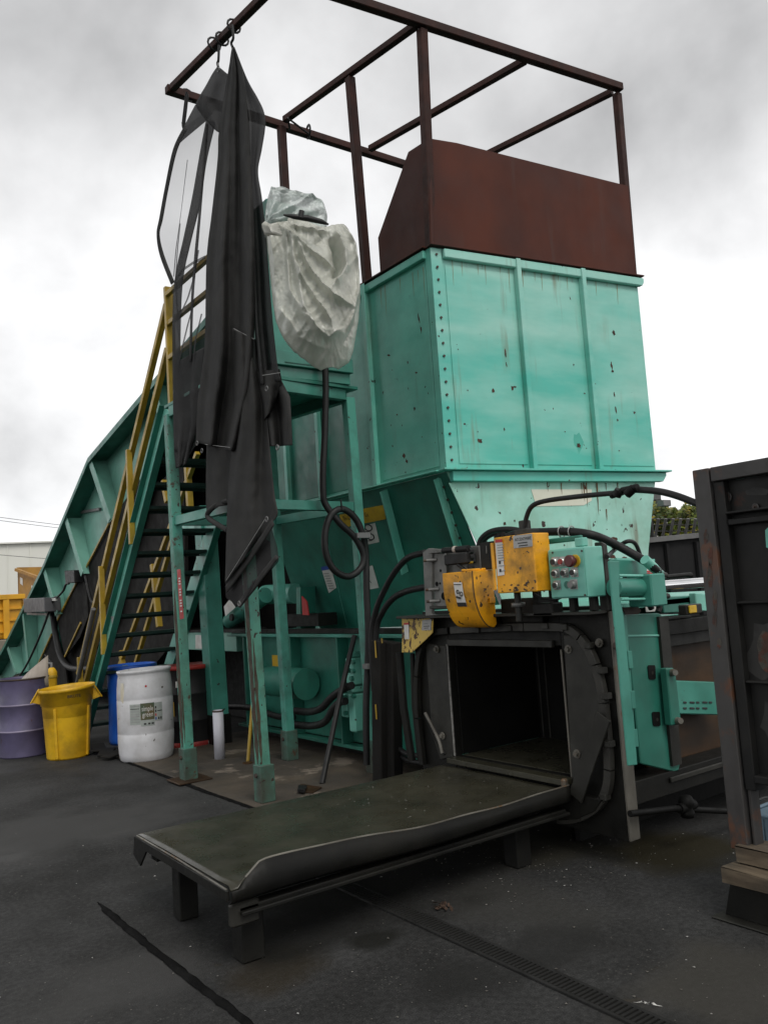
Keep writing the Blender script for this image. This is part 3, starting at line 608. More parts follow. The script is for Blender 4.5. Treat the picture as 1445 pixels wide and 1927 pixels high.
# ================================================================ CANOPY FRAME
ZF = 6.70
can = thing('canopy_frame', 'open brown square tube canopy frame standing over hopper and platform', 'frame', (5, 6.5, 0))
def cb(name, a, b, w=.09): return beam(name, m_brownbar, can, a, b, w*.88, w*.88, bevel=.006)
A = lambda px, py: PZ(px, py, ZF)
a0, a1 = A(320, 169), A(758, 308); da = (a1-a0).normalized()
b1 = A(1163, 163); b0_ = A(664, 0); db = (b1-b0_).normalized()
_e0, _e1 = A(320, 169), A(489, 0); _ed = _e1-_e0
_k = ((b0_-_e0).x*db.y-(b0_-_e0).y*db.x)/(_ed.x*db.y-_ed.y*db.x); b0x = _e0+_ed*_k
cb('back_beam', a0-da*.04, a0+da*4.05); cb('front_beam', b0x, b1+db*.04)
def cross(pa, pb, name='cross_beam', w=.075):
    p, q = A(*pa), A(*pb); dd = (q-p).normalized(); k_ = ((b0_-p).x*db.y-(b0_-p).y*db.x)/(dd.x*db.y-dd.y*db.x); cb(name, p+dd*.05, p+dd*(k_-.046), w)
p = A(320, 169); q = V(b0x.x, b0x.y, ZF); dd = (q-p).normalized(); cb('end_beam', p+dd*.05, q-dd*.05, .075)
cross((530, 229), (786, 44)); cross((690, 283), (984, 115)); 
p = A(1152, 172); qd = (A(984, 115)-A(690, 283)).normalized(); cb('cross_beam', p, p-qd*2.25, .075)
def post(px, py, zb, x=None, bottom=None):
    t_ = A(px, py); b = bottom or V(t_.x, t_.y, zb); return cb('post', b, V(t_.x, t_.y, ZF-.045), .09)
post(529, 230, 3.5)
tp = A(658, 138); cb('post', V(4.66, 6.44, 4.66), V(tp.x, tp.y, ZF-.04), .09)
tp = A(790, 45); cb('post', onF(.03, ZT+.02, -.04), V(tp.x+.02, tp.y, ZF-.045), .09)
tp = A(1160, 168); cb('post', onF(WF-.02, ZT+.02, -.04), V(tp.x, tp.y, ZF-.045), .085)
# little hooks and straps left on the beams
for (a, b) in (((541, 212), (545, 238)), ((545, 216), (580, 246))):
    tube('strap', m_rubber, can, [A(*a)-V(0, 0, .05), PP(*b, A(*b)-V(.05, .05, 0), (.59, .81, 0))-V(0, 0, .03)], .012, 6)
tube('ring', m_rubber, can, [A(580, 247)+V(.06*math.cos(t_)*.3, .07*math.cos(t_), .07*math.sin(t_)) for t_ in [k*.524 for k in range(13)]], .012, 6)

# ================================================================ TOWER
tw = thing('platform_tower', 'green steel platform tower on four thin posts beside the hopper', 'platform', (3.6, 6.8, 0))
ZD = 3.47
legs = {'L': (3.0, 7.44, m_rustleg), 'F': (3.10, 6.13, m_rustleg), 'R': (4.28, 6.27, m_greenleg), 'M': (4.07, 7.46, m_greenleg)}
tops = {'L': (2.96, 7.44), 'F': (3.04, 6.16), 'R': (4.23, 6.27), 'M': (4.03, 7.46)}
m_sleeve = M('grimy_sleeve_paint', (.055, .15, .115), .6, alt=(.05, .075, .055), ns=4, lo=.4, hi=.6, rust=.40, rs=9, dirt=.8, ds=5, dirtcol=(.035, .03, .022), chips=.33, bump=.2)
for k, (x, y, mt) in legs.items():
    tx, ty = tops[k]
    lg = beam('leg', mt, tw, (x, y, .02), (tx, ty, ZD-.05), .094, .094, up=(0, 1, 0), bevel=.006)
    box('foot_sleeve', m_sleeve, tw, x-.064, x+.064, y-.064, y+.064, .012, .30, bevel=.005)
    MB().disc((x-.064, y, .22), (-1, 0, 0), .018, 8, .016).build('foot_bolt', m_bolt, tw)
m_scale = M('rust_scale', (.065, .038, .02), .8, alt=(.032, .022, .014), ns=9, dirt=.6, ds=14, dirtcol=(.07, .10, .075), bump=.4, bs=60)
def scale_strip(k, z0, z1, lo_, hi_, seed, face='x'):
    rn_ = random.Random(seed); x, y, mt = legs[k]; tx, ty = tops[k]; lf, rt2 = [], []
    n_ = int((z1-z0)/.05)
    for i in range(n_+1):
        z = z0+(z1-z0)*i/n_; f = z/(ZD-.05); cx_2, cy_2 = x+(tx-x)*f, y+(ty-y)*f
        e = min(1, i/4+.2, (n_-i)/6+.1); c_ = (lo_+hi_)/2; w_ = (hi_-lo_)/2*e
        a_, b_2 = max(-.046, c_-w_*rn_.uniform(.6, 1.15)), min(.046, c_+w_*rn_.uniform(.6, 1.15))
        if face == 'x': lf.append(V(cx_2-.0485, cy_2+a_, z)); rt2.append(V(cx_2-.0485, cy_2+b_2, z))
        else: lf.append(V(cx_2+a_, cy_2-.0485, z)); rt2.append(V(cx_2+b_2, cy_2-.0485, z))
    MB().grid([lf, rt2], False).build('rust_scale', m_scale, tw)
scale_strip('F', .31, 2.3, -.049, .03, 1); scale_strip('F', .31, 1.3, -.049, -.015, 2, 'y'); scale_strip('L', .31, 1.75, -.049, .035, 3); scale_strip('L', .35, .9, -.049, -.03, 4, 'y')
box('foot_plate', m_brush, tw, 2.84, 3.16, 7.27, 7.58, .012, .026)
zm = 2.40
def ring(z, h, w, nm):
    g = {k: V(tops[k][0]+(legs[k][0]-tops[k][0])*(1-z/ZD), legs[k][1], z) for k in legs}
    for a, b in (('L', 'F'), ('F', 'R'), ('R', 'M'), ('M', 'L')):
        d = (g[b]-g[a]).normalized(); beam(nm, m_green, tw, g[a]+d*.05, g[b]-d*.05, w, h, bevel=.004)
ring(zm, .085, .06, 'mid_beam'); ring(ZD-.03, .10, .07, 'top_beam')
prism('deck', m_greendk, tw, [V(2.93, 6.1, ZD+.02), V(4.3, 6.2, ZD+.02), V(4.1, 7.52, ZD+.02), V(2.93, 7.5, ZD+.02)], (0, 0, .03))
# hazard label on the left leg
q = PX(337, 1118, 2.94); 
prism('hazard_label', m_red, tw, [PX(333.5, 1072, 2.935), PX(339.5, 1071, 2.935), PX(346, 1164, 2.948), PX(339, 1166, 2.948)], (-.003, 0, 0), bevel=0)
for k in range(13):
    f = .18+k*.055; a = PX(333.5+5.5*f+1.4, 1072+94*f, 2.925+.012*f); b = PX(333.5+5.5*f+4.6, 1071.5+94*f, 2.925+.012*f)
    if k % 4 != 3: beam('print_line', m_white, tw, a, b, .012, .002, (1, 0, 0), bevel=0)
# guard rail at the head of the stairs
for y0, y1 in ((7.55, 6.25),):
    for z in (4.66, 4.36, 4.02): beam('guard_rail', m_rail, tw, (3.03, y0, z), (3.03, y1, z), .045, .045)
beam('guard_post', m_rail, tw, (3.05, 7.57, 3.5), (3.05, 7.57, 4.74), .085, .05, up=(0, 1, 0))
beam('guard_post', m_rail, tw, (3.03, 6.25, 3.5), (3.03, 6.25, 4.7), .05, .05, up=(0, 1, 0))
box('post_clip', m_rail, tw, 3.0, 3.06, 7.52, 7.535, 4.34, 4.40)

# ================================================================ CABINET AND PLASTIC
cbn = thing('electrical_cabinet', 'teal steel cabinet on the platform, half hidden by plastic sheeting', 'cabinet', (3.8, 6.5, ZD+.05))
box('plinth', m_green, cbn, 3.36, 4.20, 6.17, 6.75, ZD+.052, 3.62)
box('base_panel', m_green, cbn, 3.34, 4.215, 6.13, 6.78, 3.622, 3.75)
box('body', m_green, cbn, 3.36, 4.18, 6.16, 6.78, 3.752, 4.82)
box('upper_box', m_green, cbn, 3.44, 3.99, 6.2, 6.6, 4.822, 5.15)
box('base_trim', m_greendk, cbn, 3.5, 3.78, 6.122, 6.13, 3.645, 3.652, bevel=0)
bag = thing('plastic_sheet', 'cloudy white plastic sheeting tied over the teal cabinet', 'plastic sheet', (3.9, 6.1, 3.6))
def interp(kn, t):
    for i in range(len(kn)-1):
        if kn[i][0] <= t <= kn[i+1][0]:
            f = (t-kn[i][0])/max(1e-6, kn[i+1][0]-kn[i][0]); return [a+(b-a)*f for a, b in zip(kn[i][1:], kn[i+1][1:])]
    return list(kn[-1][1:]) if t > kn[-1][0] else list(kn[0][1:])
from mathutils import noise as mn
def pdist(x, y, pl2):                                         # signed distance to a fold line and the place along it
    best = (1e9, 0); L_ = sum(math.hypot(pl2[i+1][0]-pl2[i][0], pl2[i+1][1]-pl2[i][1]) for i in range(len(pl2)-1)); acc = 0
    for i in range(len(pl2)-1):
        ax_, ay_ = pl2[i]; bx_, by_ = pl2[i+1]; vx_, vy_ = bx_-ax_, by_-ay_; l2 = vx_*vx_+vy_*vy_
        t_ = max(0, min(1, ((x-ax_)*vx_+(y-ay_)*vy_)/l2)); ex_, ey_ = x-ax_-t_*vx_, y-ay_-t_*vy_; d_2 = math.hypot(ex_, ey_)
        if d_2 < abs(best[0]): best = (d_2 if (vx_*ey_-vy_*ex_) > 0 else -d_2, (acc+t_*math.sqrt(l2))/L_)
        acc += math.sqrt(l2)
    return best
FOLDS = [(.10, 9, [(527, 450), (543, 474), (547, 517), (559, 567), (565, 616), (586, 643)]), (.07, 8, [(545, 476), (573, 502), (598, 517), (626, 533)]),
         (.10, 9, [(550, 480), (563, 509), (575, 537), (598, 570), (618, 590), (644, 598), (665, 602)]), (.075, 7, [(551, 520), (559, 553), (575, 576), (590, 602), (614, 632), (618, 647)]),
         (.12, 10, [(622, 455), (642, 498), (644, 525), (630, 553), (610, 582)]), (.09, 12, [(638, 437), (660, 475), (669, 510), (668, 560), (660, 606), (642, 655)]),
         (.06, 9, [(509, 438), (513, 517), (521, 596), (559, 655), (590, 669), (618, 673)]), (.06, 6, [(519, 435), (535, 458), (537, 517), (543, 576), (567, 627), (600, 655)]),
         (-.14, 11, [(614, 470), (624, 495), (627, 525), (618, 550)]), (-.06, 12, [(590, 455), (600, 470), (585, 490)]), (.05, 6, [(540, 447), (575, 462), (612, 458)]), (.05, 6, [(560, 620), (590, 648), (612, 658), (640, 640)]), (-.07, 9, [(668, 575), (660, 625), (640, 665)])]
# lower bag: py -> left, right edge in the survey photo
bk = [(430, 500, 648), (440, 500, 654), (470, 503, 667), (520, 508, 673), (580, 514, 674), (610, 519, 672), (640, 533, 667), (665, 552, 663), (685, 580, 655), (699, 604, 634)]
rows = []
NR, NC = 190, 130
for i in range(NR+1):
    py = 430+(699-430)*i/NR; l, r = interp(bk, py); row = []
    for j in range(NC+1):
        u = j/NC; px = l+(r-l)*u; v = i/NR
        top = 430+ (22*math.exp(-((px-598)/32)**2)) + (6 if px < 540 else 0)      # sagging rim below the strap
        pyy = max(py, top) if py < 460 else py
        bul = .30*math.sqrt(max(0, 1-(2*u-1)**2))*(.55+.45*math.sin(min(1, v*1.25)*math.pi*.5))
        bul *= min(1, (1-v)*4+.25)
        wx, wy = px+4*mn.noise(V(px*.014, pyy*.014, 2)), pyy+4*mn.noise(V(px*.014, pyy*.014, 6))
        dsp = 0
        for A_, w_, pl2 in FOLDS:
            dd_, tt_ = pdist(wx, wy, pl2)
            dsp += A_*math.exp(-abs(dd_)/(w_*(.38 if dd_ > 0 else 1.0)))*min(1, tt_*6+.15, (1-tt_)*5+.1)
        def rg(x, y, z): return 1-2*abs(mn.noise(V(x, y, z)))
        cr = .030*mn.noise(V(px*.018, pyy*.014, 5))+.016*rg((px+pyy*.55)*.055, (pyy-px*.5)*.013, 9)+.010*rg((px-pyy*.35)*.09, (pyy+px*.4)*.02, 3)+.003*rg(px*.16, pyy*.15, 12)
        f = 0; amp = 0; rad = dsp
        row.append(PP(px, pyy, (0, 6.17, 0), (0.35, .94, 0)) - V(.45, .89, 0)*(bul+amp*f+rad+cr+.02) + V(0, 0, 0))
    rows.append(row)
PPb = rows
mb = MB(); mb.grid(rows); mb.build('hanging_sheet', m_bag, bag, solid=.003)
# back of the bag so it has a body
back = [[rows[i][0].lerp(rows[i][-1], k/6)+V(.45, .89, 0)*.06*math.sin(k/6*math.pi) for k in range(7)] for i in range(0, NR+1, 10)]
# clear hood over the upper box
hk = [(360, 511, 516), (365, 508, 532), (372, 505, 562), (379, 503, 588), (385, 502, 608), (388, 501, 610), (410, 499, 615), (430, 498, 614), (448, 499, 612)]
rows = []
for i in range(71):
    py = 360+88*i/70; l, r = interp(hk, py); row = []
    for j in range(81):
        u = j/80; px = l+(r-l)*u
        e = .10*min(1, min(u, 1-u)*14+.2)*min(1, i/4+.4)
        dg = math.hypot(px-503, py-432)
        w = .032*math.sin(math.atan2(py-434, px-500)*15+2*mn.noise(V(px*.03, py*.03, 2)))*math.exp(-dg/85)*min(1, dg/12) + .02*mn.noise(V(px*.06, py*.06, 4)) + .014*abs(mn.noise(V(px*.12, py*.12, 6)))
        dlt = .045*max(0, 1-abs((py-(430-.62*(px-505)))/9))                       # long diagonal crease
        row.append(PP(px, py, (0, 6.12, 0), (.35, .94, 0))-V(.45, .89, 0)*(e+w+dlt))
    rows.append(row)
MB().grid(rows).build('clear_hood', m_bagclear, bag, solid=.003)
q = [PP(x, y, (0, 5.98, 0), (.35, .94, 0))-V(.1, .2, 0) for x, y in ((531, 431), (550, 434), (575, 437), (600, 443), (613, 448))]
MB().tube(q, [.006, .018, .022, .018, .006], 8).build('tie_strap', m_rubber, bag)
MB().tube([PP(562, 437, (0, 5.97, 0), (.35, .94, 0))-V(.1, .2, 0), PP(564, 424, (0, 5.97, 0), (.35, .94, 0))-V(.1, .2, 0)], .02, 8).build('strap_knob', m_rubber, bag)
gn = MB()
for k in range(5):
    gn.tube([PP(499+k*1.2, 424+k*3, (0, 5.8, 0), (.35, .94, 0)), PP(509, 427+k*2, (0, 5.74, 0), (.35, .94, 0)), PP(521+k*2, 421+k*5, (0, 5.82, 0), (.35, .94, 0))], [.03, .022, .012], 6)
gn.build('gathered_knot', m_bag, bag)

# ================================================================ TARP
m_sheer3 = M('half_sheer_mesh', (.05, .05, .05), .9, alt=(.038, .038, .038), bump=.3, bs=300, alpha=.84, spec=.1)
tp_ = thing('mesh_tarp', 'black mesh tarp bunched and hanging from the canopy corner in long folds', 'tarp', (2.9, 6.3, 1.6))
def resamp(kn, n):
    kn = [Vector((a, b)) for a, b in kn]; L_ = [0]
    for i in range(1, len(kn)): L_.append(L_[-1]+(kn[i]-kn[i-1]).length)
    o = []
    for k in range(n+1):
        s = L_[-1]*k/n
        for i in range(1, len(kn)):
            if s <= L_[i]+1e-6: o.append(kn[i-1].lerp(kn[i], (s-L_[i-1])/max(1e-6, L_[i]-L_[i-1]))); break
    return o
def cloth(name, mat, lk, rk, x0, ns=70, nt_=30, fold=None, solid=.006, ease=0):
    if len(lk) > 4: lk = [(p.x, p.y) for p in spline([V(x_, y_, 0) for x_, y_ in lk], 5)]
    if len(rk) > 4: rk = [(p.x, p.y) for p in spline([V(x_, y_, 0) for x_, y_ in rk], 5)]
    a, b = resamp(lk, ns), resamp(rk, ns); rows = []
    for i in range(ns+1):
        row = []
        for j in range(nt_+1):
            t = j/nt_; s = i/ns; p = a[i].lerp(b[i], t)
            x = x0 - ease*s*0 + (fold(t, s) if fold else 0) + .012*mn.noise(V(p.x*.02, p.y*.012, x0*9)) + .004*mn.noise(V(p.x*.07, p.y*.05, 7))
            row.append(PX(p.x, p.y, x))
        rows.append(row)
    return MB().grid(rows).build(name, mat, tp_, solid=solid)
pl_ = lambda k, ph, A_: (lambda t, s: A_*min(1, .15+s*1.8)*math.sin(2*math.pi*(k*t+ph)+.8*math.sin(3*s+ph*5)))
cloth('sheer_panel', m_sheer, [(345, 240), (326, 280), (311, 350), (300, 410), (295, 440), (301, 480), (322, 535), (326, 640), (327, 760), (328, 850), (331, 880)],
      [(404, 196), (424, 235), (426, 290), (415, 360), (408, 440), (402, 500), (398, 560), (398, 640), (392, 720), (384, 800), (352, 866)], 2.93, fold=pl_(1.5, .1, .02), solid=0)
cloth('hem', m_tarp, [(345, 240), (326, 280), (311, 350), (300, 410), (295, 440), (301, 480), (322, 535)], [(352, 243), (333, 282), (317, 352), (306, 412), (300, 440), (308, 478), (328, 530)], 2.92, nt_=4)
cloth('seam_band', m_sheer2, [(388, 226), (376, 290), (362, 370), (345, 450), (330, 520), (325, 600), (326, 760), (328, 850)], [(406, 228), (389, 300), (377, 380), (360, 450), (345, 520), (340, 600), (338, 760), (336, 850)], 2.92, nt_=5)
cloth('seam_band', m_sheer2, [(388, 232), (383, 300), (374, 400), (366, 480), (360, 560), (356, 680)], [(391, 232), (386, 300), (378, 400), (371, 480), (364, 560), (360, 680)], 2.91, nt_=3)
cloth('top_band', m_sheer2, [(368, 196), (345, 240), (330, 276)], [(405, 205), (388, 226), (345, 262)], 2.92, ns=24, nt_=10)
for (l1, r1_) in ((((352, 300), (340, 400), (330, 470), (326, 520)), ((353.5, 300), (341, 400), (332, 470), (328, 520))), (((372, 470), (364, 520), (352, 560), (334, 600)), ((375, 470), (367, 520), (355, 561), (336, 601))), (((366, 560), (352, 610), (340, 660), (334, 690)), ((368, 560), (355, 610), (343, 660), (336, 690))), (((338, 420), (333, 470), (329, 530), (336, 640)), ((340, 420), (335, 470), (331, 530), (338, 640))), (((386, 480), (362, 492), (342, 506), (326, 530)), ((387, 486), (363, 497), (344, 510), (328, 533))), (((378, 590), (366, 640), (362, 690), (358, 760)), ((381, 590), (369, 640), (365, 690), (362, 760)))):
    cloth('crease', m_sheer2, list(l1), list(r1_), 2.915, ns=20, nt_=2, solid=0)
cloth('cuff', m_sheer2, [(327, 684), (327, 760), (328, 850), (331, 882)], [(386, 652), (378, 740), (374, 800), (352, 872)], 2.925, nt_=14, fold=pl_(2, .2, .015))
cloth('left_peak', m_sheer3, [(409, 125), (400, 138), (388, 160), (374, 184), (370, 200), (392, 230), (408, 246)], [(412, 125), (424, 135), (436, 148), (434, 180), (428, 210), (424, 236), (416, 250)], 2.90, ns=40, nt_=14, fold=pl_(1.5, .2, .02))
cloth('folded_panel', m_tarp, [(437, 88), (432, 118), (424, 170), (412, 250), (410, 300), (399, 400), (389, 490), (386, 640), (378, 715), (372, 760), (369, 832)],
      [(441, 88), (458, 140), (466, 220), (471, 300), (477, 400), (480, 500), (478, 620), (470, 720), (455, 790), (440, 850)], 2.86, ns=120, nt_=60, fold=lambda t, s: min(1, .15+s*1.6)*(.06*math.sin(2*math.pi*(1.7*t+.1)+.5*math.sin(3*s))+.018*math.sin(2*math.pi*(4.3*t+.2)+2*math.sin(2.2*s+t*3))))
cloth('right_fold', m_sheer3, [(439, 90), (452, 150), (462, 220), (466, 300), (470, 400), (474, 500), (478, 600), (486, 680), (490, 724)],
      [(441, 88), (447, 104), (466, 150), (484, 182), (496, 208), (499, 236), (492, 282), (485, 322), (492, 370), (500, 440), (506, 520), (513, 610), (522, 690), (528, 716)], 2.885, ns=100, nt_=36, fold=lambda t, s: min(1, .15+s*1.6)*(.045*math.sin(2*math.pi*(1.2*t+.55))+.014*math.sin(2*math.pi*(3.1*t)+3*s)))
cloth('inner_fold', m_tarp, [(437, 617), (439, 700), (440, 800), (433, 880), (428, 960), (425, 1060), (424, 1098)],
      [(481, 639), (489, 700), (500, 760), (508, 850), (516, 930), (522, 968), (508, 985)], 2.84, ns=100, nt_=40, fold=lambda t, s: .045*math.sin(2*math.pi*(.9*t+.3)+1.2*s)+.02*math.sin(2*math.pi*(2.3*t)+4*s)*(1-s*.5))
cloth('lower_left_fold', m_tarp, [(389, 836), (388, 900), (388, 950), (390, 966)], [(440, 846), (436, 900), (432, 950), (428, 942)], 2.90, ns=40, nt_=16, fold=pl_(1.2, .1, .02))
MB().tube(spline([PX(430, 942, 2.9), PX(408, 950, 2.9), PX(391, 966, 2.9), PX(396, 978, 2.9), PX(428, 998, 2.9)]), .022, 8).build('rolled_edge', m_tarp, tp_)
cloth('tail', m_sheer2, [(424, 1098), (425, 1125), (438, 1134), (450, 1144)], [(508, 985), (522, 1030), (525, 1056), (452, 1144)], 2.87, ns=40, nt_=20, fold=pl_(.9, .3, .02), solid=0)
cloth('tail_hem', m_tarp, [(524, 1050), (500, 1082), (452, 1144)], [(519, 1044), (494, 1074), (446, 1136)], 2.86, ns=20, nt_=3)
cloth('tail_hem', m_tarp, [(424, 1104), (470, 1040), (512, 978)], [(428, 1114), (476, 1050), (516, 988)], 2.83, ns=24, nt_=3)
cloth('torn_flap', m_tarp, [(490, 722), (492, 760), (500, 800), (508, 840)], [(529, 714), (546, 748), (548, 790), (550, 838)], 2.93, ns=40, nt_=20, fold=pl_(1.4, .6, .05))
cloth('short_flap', m_tarp, [(478, 700), (482, 730), (488, 768), (490, 800)], [(526, 694), (528, 706), (530, 718), (512, 770)], 2.875, ns=40, nt_=16, fold=pl_(1, .2, .04))
# grommets
for px, py in ((502, 731), (380, 848), (522, 842), (502, 977), (450, 1136), (371, 834), (411, 130)):
    c = PX(px, py, 2.80); tube('grommet', m_galv, tp_, [c+V(0, .018*math.cos(k*.785), .018*math.sin(k*.785)) for k in range(9)], .005, 5)
# stitch lines
for (a, b) in (((440, 618), (478, 638)), ((426, 1092), (502, 972)), ((494, 706), (527, 701)), ((386, 836), (434, 842))):
    tube('stitching', m_plate, tp_, [PX(a[0]+(b[0]-a[0])*k/6, a[1]+(b[1]-a[1])*k/6, 2.80) for k in range(7)], .0022, 4)
# bungee straps and hooks on the beams
E_ = lambda px, py: PX(px, py, 3.02)
for pts in (((437, 46), (439, 70), (435, 80), (438, 88)), ((412, 84), (411, 112), (409, 118), (411, 126)), ((351, 172), (347, 205), (344, 232), (345, 240)), ((353, 176), (350, 206), (346, 238))):
    tube('bungee', m_rubber, tp_, spline([E_(*p) for p in pts], 4), .011, 6)
for px, py in ((403, 82), (418, 72), (440, 48), (352, 178)):
    c = PZ(px, py, ZF); ring_ = [c+V(.062*math.cos(k*.524), 0, .062*math.sin(k*.524)) for k in range(13)]
    tube('strap_loop', m_rubber, tp_, ring_, .010, 6)
for a, b in (((436, 84), (438, 92)), ((410, 118), (411, 128)), ((343, 230), (345, 242))): tube('hook', m_galv, tp_, [E_(*a), E_(*b)], .009, 6)
# ================================================================ STAIRS
st = thing('steel_stairs', 'steep green open tread steel stairs with yellow handrails up to the platform', 'stairs', (3.5, 10.9, 0))
SX0, SX1 = 3.05, 3.88
m_tread = M('worn_tread_steel', (.02, .06, .048), .6, alt=(.012, .03, .025), ns=5, dirt=.5, ds=6, spec=.2)
def sy(z): return 10.39-(z-.583)/1.085
for x in (SX0, SX1):
    a, b = V(x, sy(0), 0), V(x, sy(3.52), 3.52); d = (b-a).normalized()
    beam('stringer', m_hopside, st, a+d*.12-V(0, 0, .0), b, .02, .21)
    nrm = V(0, d.z, -d.y)*-1
    up_ = V(0, -d.z, d.y) if d.y > 0 else V(0, d.z, -d.y)
    if up_.z < 0: up_ = -up_
    s_ = -1 if x == SX0 else 1
    beam('stringer_flange', m_greendk, st, a+d*.12+up_*.105+V(.03*s_, 0, 0), b+up_*.105+V(.03*s_, 0, 0), .075, .012, up=up_)
    beam('stringer_flange', m_greendk, st, a+d*.12-up_*.105+V(.03*s_, 0, 0), b-up_*.105+V(.03*s_, 0, 0), .075, .012, up=up_)
tr0 = None
for i in range(1, 16):
    z = .222*i
    if tr0 is None:
        tr0 = MB().box(SX0+.012, SX1-.012, sy(z)-.10, sy(z)+.12, z-.035, z).box(SX0+.012, SX1-.012, sy(z)+.112, sy(z)+.122, z-.06, z-.001).build('tread', m_tread, st, .003); y0, z0 = sy(z), z
    else: b = tr0.copy(); col.objects.link(b); b.parent = st; b.location = tr0.location+V(0, sy(z)-y0, z-z0)
def rail(x, o, y0, y1, nm='handrail', w=.055): return beam(nm, m_rail, st, (x, y0, .583+(10.39-y0)*1.085+o), (x, y1, .583+(10.39-y1)*1.085+o), w, .06)
rail(SX0-.01, .96, 11.06, 7.6); rail(SX0-.01, .54, 11.06, 7.62)
for y in (8.76, 9.86, 10.86):
    z = .583+(10.39-y)*1.085; beam('rail_post', m_rail, st, (SX0-.045, y, z-.06), (SX0-.045, y, z+.97), .06, .05, up=(0, 1, 0))
def r_px(a, b, w=.055, nm='handrail', x=3.98): return beam(nm, m_rail, st, PX(*a, x), PX(*b, x), w, w)
r_px((372, 852), (222, 1262)); r_px((340, 965), (252, 1262))
for a, b in (((352, 868), (358, 960)), ((288, 1062), (300, 1180)), ((228, 1225), (234, 1275)), ((308, 905), (316, 945))): r_px(a, b, .07, 'rail_post')
tube('conduit', m_galv, st, [PX(176, 1146, 2.98), PX(140, 1310, 2.98)], .028, 8)
for p in ((213, 1172), (240, 1055)): pass
prism('grime_label', m_plate, st, [PX(209, 1160, 3.036), PX(217, 1160, 3.036), PX(218, 1176, 3.036), PX(212, 1184, 3.036)], (-.002, 0, 0), bevel=0)

# ================================================================ CONVEYOR
cv = thing('feed_conveyor', 'long inclined green conveyor with deep ribbed sides rising behind the stairs', 'conveyor', (4.8, 16, 0))
XO, XI = 4.05, 4.36
sil = [PX(302, 702, XO), PX(165, 865, XO), PX(80, 1068, XO), PX(8, 1215, XO), PX(-25, 1275, XO)]
d_ = (sil[0]-sil[1]).normalized(); sil = [sil[0]+d_*2.4]+sil
top = [V(XI, p.y, p.z) for p in sil]
low = [PX(x, y, XI) for x, y in ((-20, 1310), (28, 1270), (72, 1258), (97, 1192), (108, 1166), (147, 1090), (158, 1078), (205, 985), (243, 930))]
low += [V(XI, low[-1].y-3.2, low[-1].z+1.0)]
m_cvside = M('conveyor_green_paint', (.20, .46, .37), .45, alt=(.15, .38, .30), ns=1.1, dirt=.45, ds=1.2, dirtcol=(.06, .08, .065), rust=.3, bump=.05, bs=10)
prism('side_plate', m_cvside, cv, top+low, (.02, 0, 0), bevel=0)
for i in range(len(sil)-1):
    a, b = sil[i], sil[i+1]; d = (b-a).normalized(); up_ = V(0, -d.z, d.y)
    if up_.z < 0: up_ = -up_
    e = .0 if i in (0,) else .0
    MB().prism([a+V(0, 0, 0), V(XI+1.6, a.y, a.z), V(XI+1.6, b.y, b.z), b], up_*.03).build('top_flange', m_greendk, cv)
    beam('flange_lip', m_greendk, cv, a-up_*.03, b-up_*.03, .02, .08, up=up_)
def cv_rib(p, q, w=.16, dep=.26, mat=m_cvside, nm='side_rib', xo=XO+.02):
    a, b = PX(*p, xo), PX(*q, xo+.10); d = (b-a).normalized(); s_ = V(0, d.z, -d.y)
    if s_.y > 0: s_ = -s_
    mb = MB(); mb.prism([a, a+s_*w, b+s_*w, b], (.012, 0, 0)); mb.prism([a+s_*w*.5+V(.013, 0, 0), V(XI-.002, a.y, a.z)+s_*w*.5, V(XI-.002, b.y, b.z)+s_*w*.5, b+s_*w*.5+V(.013, 0, 0)], s_*.012)
    return mb.build(nm, mat, cv)
cv_rib((166, 872), (203, 985)); cv_rib((121, 980), (152, 1085)); cv_rib((80, 1073), (104, 1160)); cv_rib((41, 1155), (52, 1262), .14); cv_rib((13, 1222), (28, 1270), .14)
cv_rib((283, 722), (300, 800))
beam('seam_bar', m_galv, cv, PX(126, 969, XI-.03), PX(188, 958, XI-.03), .04, .05)
def blk(nm, pts, mat, x, t=.03): return prism(nm, mat, cv, [PX(a, b, x) for a, b in pts], (t, 0, 0), bevel=0)
blk('belt_skirt', [(205, 985), (157, 1078), (166, 1105), (172, 1180), (178, 1225), (215, 1170), (232, 1080), (262, 985), (300, 860), (262, 905)], m_cloth, XI-.06)
blk('belt_skirt', [(147, 1090), (108, 1167), (113, 1195), (122, 1238), (150, 1200), (166, 1160), (162, 1098)], m_cloth, XI-.075)
blk('belt_skirt', [(60, 1290), (97, 1195), (112, 1225), (124, 1262), (128, 1300)], m_cloth, XI-.06)
MB().prism([PX(a, b, XI+.05) for a, b in ((120, 1200), (170, 1130), (262, 950), (345, 860), (350, 1180), (250, 1300), (130, 1290))], (.05, 0, 0)).build('belt_underside', m_cloth, cv)
for a, b in (((205, 985), (157, 1078)), ((147, 1090), (108, 1167)), ((152, 1172), (122, 1236)), ((97, 1194), (72, 1250))):
    beam('skirt_edge', m_rail, cv, PX(*a, XI-.09), PX(*b, XI-.09), .025, .04)
tube('return_hose', m_rubber, cv, spline([PX(a, b, XI-.12) for a, b in ((99, 1150), (104, 1190), (113, 1232), (127, 1254), (150, 1260), (175, 1258))]), .06, 8)
tube('slack_cord', m_rubber, cv, spline([PX(a, b, XI-.12) for a, b in ((160, 1080), (172, 1130), (186, 1128), (200, 1105), (212, 1080))]), .025, 6)
q = [PX(x, y, 3.95) for x, y in ((44, 1127), (83, 1125), (84, 1152), (45, 1153))]; prism('motor_box', M('dark_grey_box', (.085, .085, .09), .5, alt=(.065, .065, .07)), cv, q, (.3, 0, 0), bevel=.01)
beam('box_bracket', m_galv, cv, PX(52, 1155, 4.1), PX(90, 1156, 4.1), .04, .05)
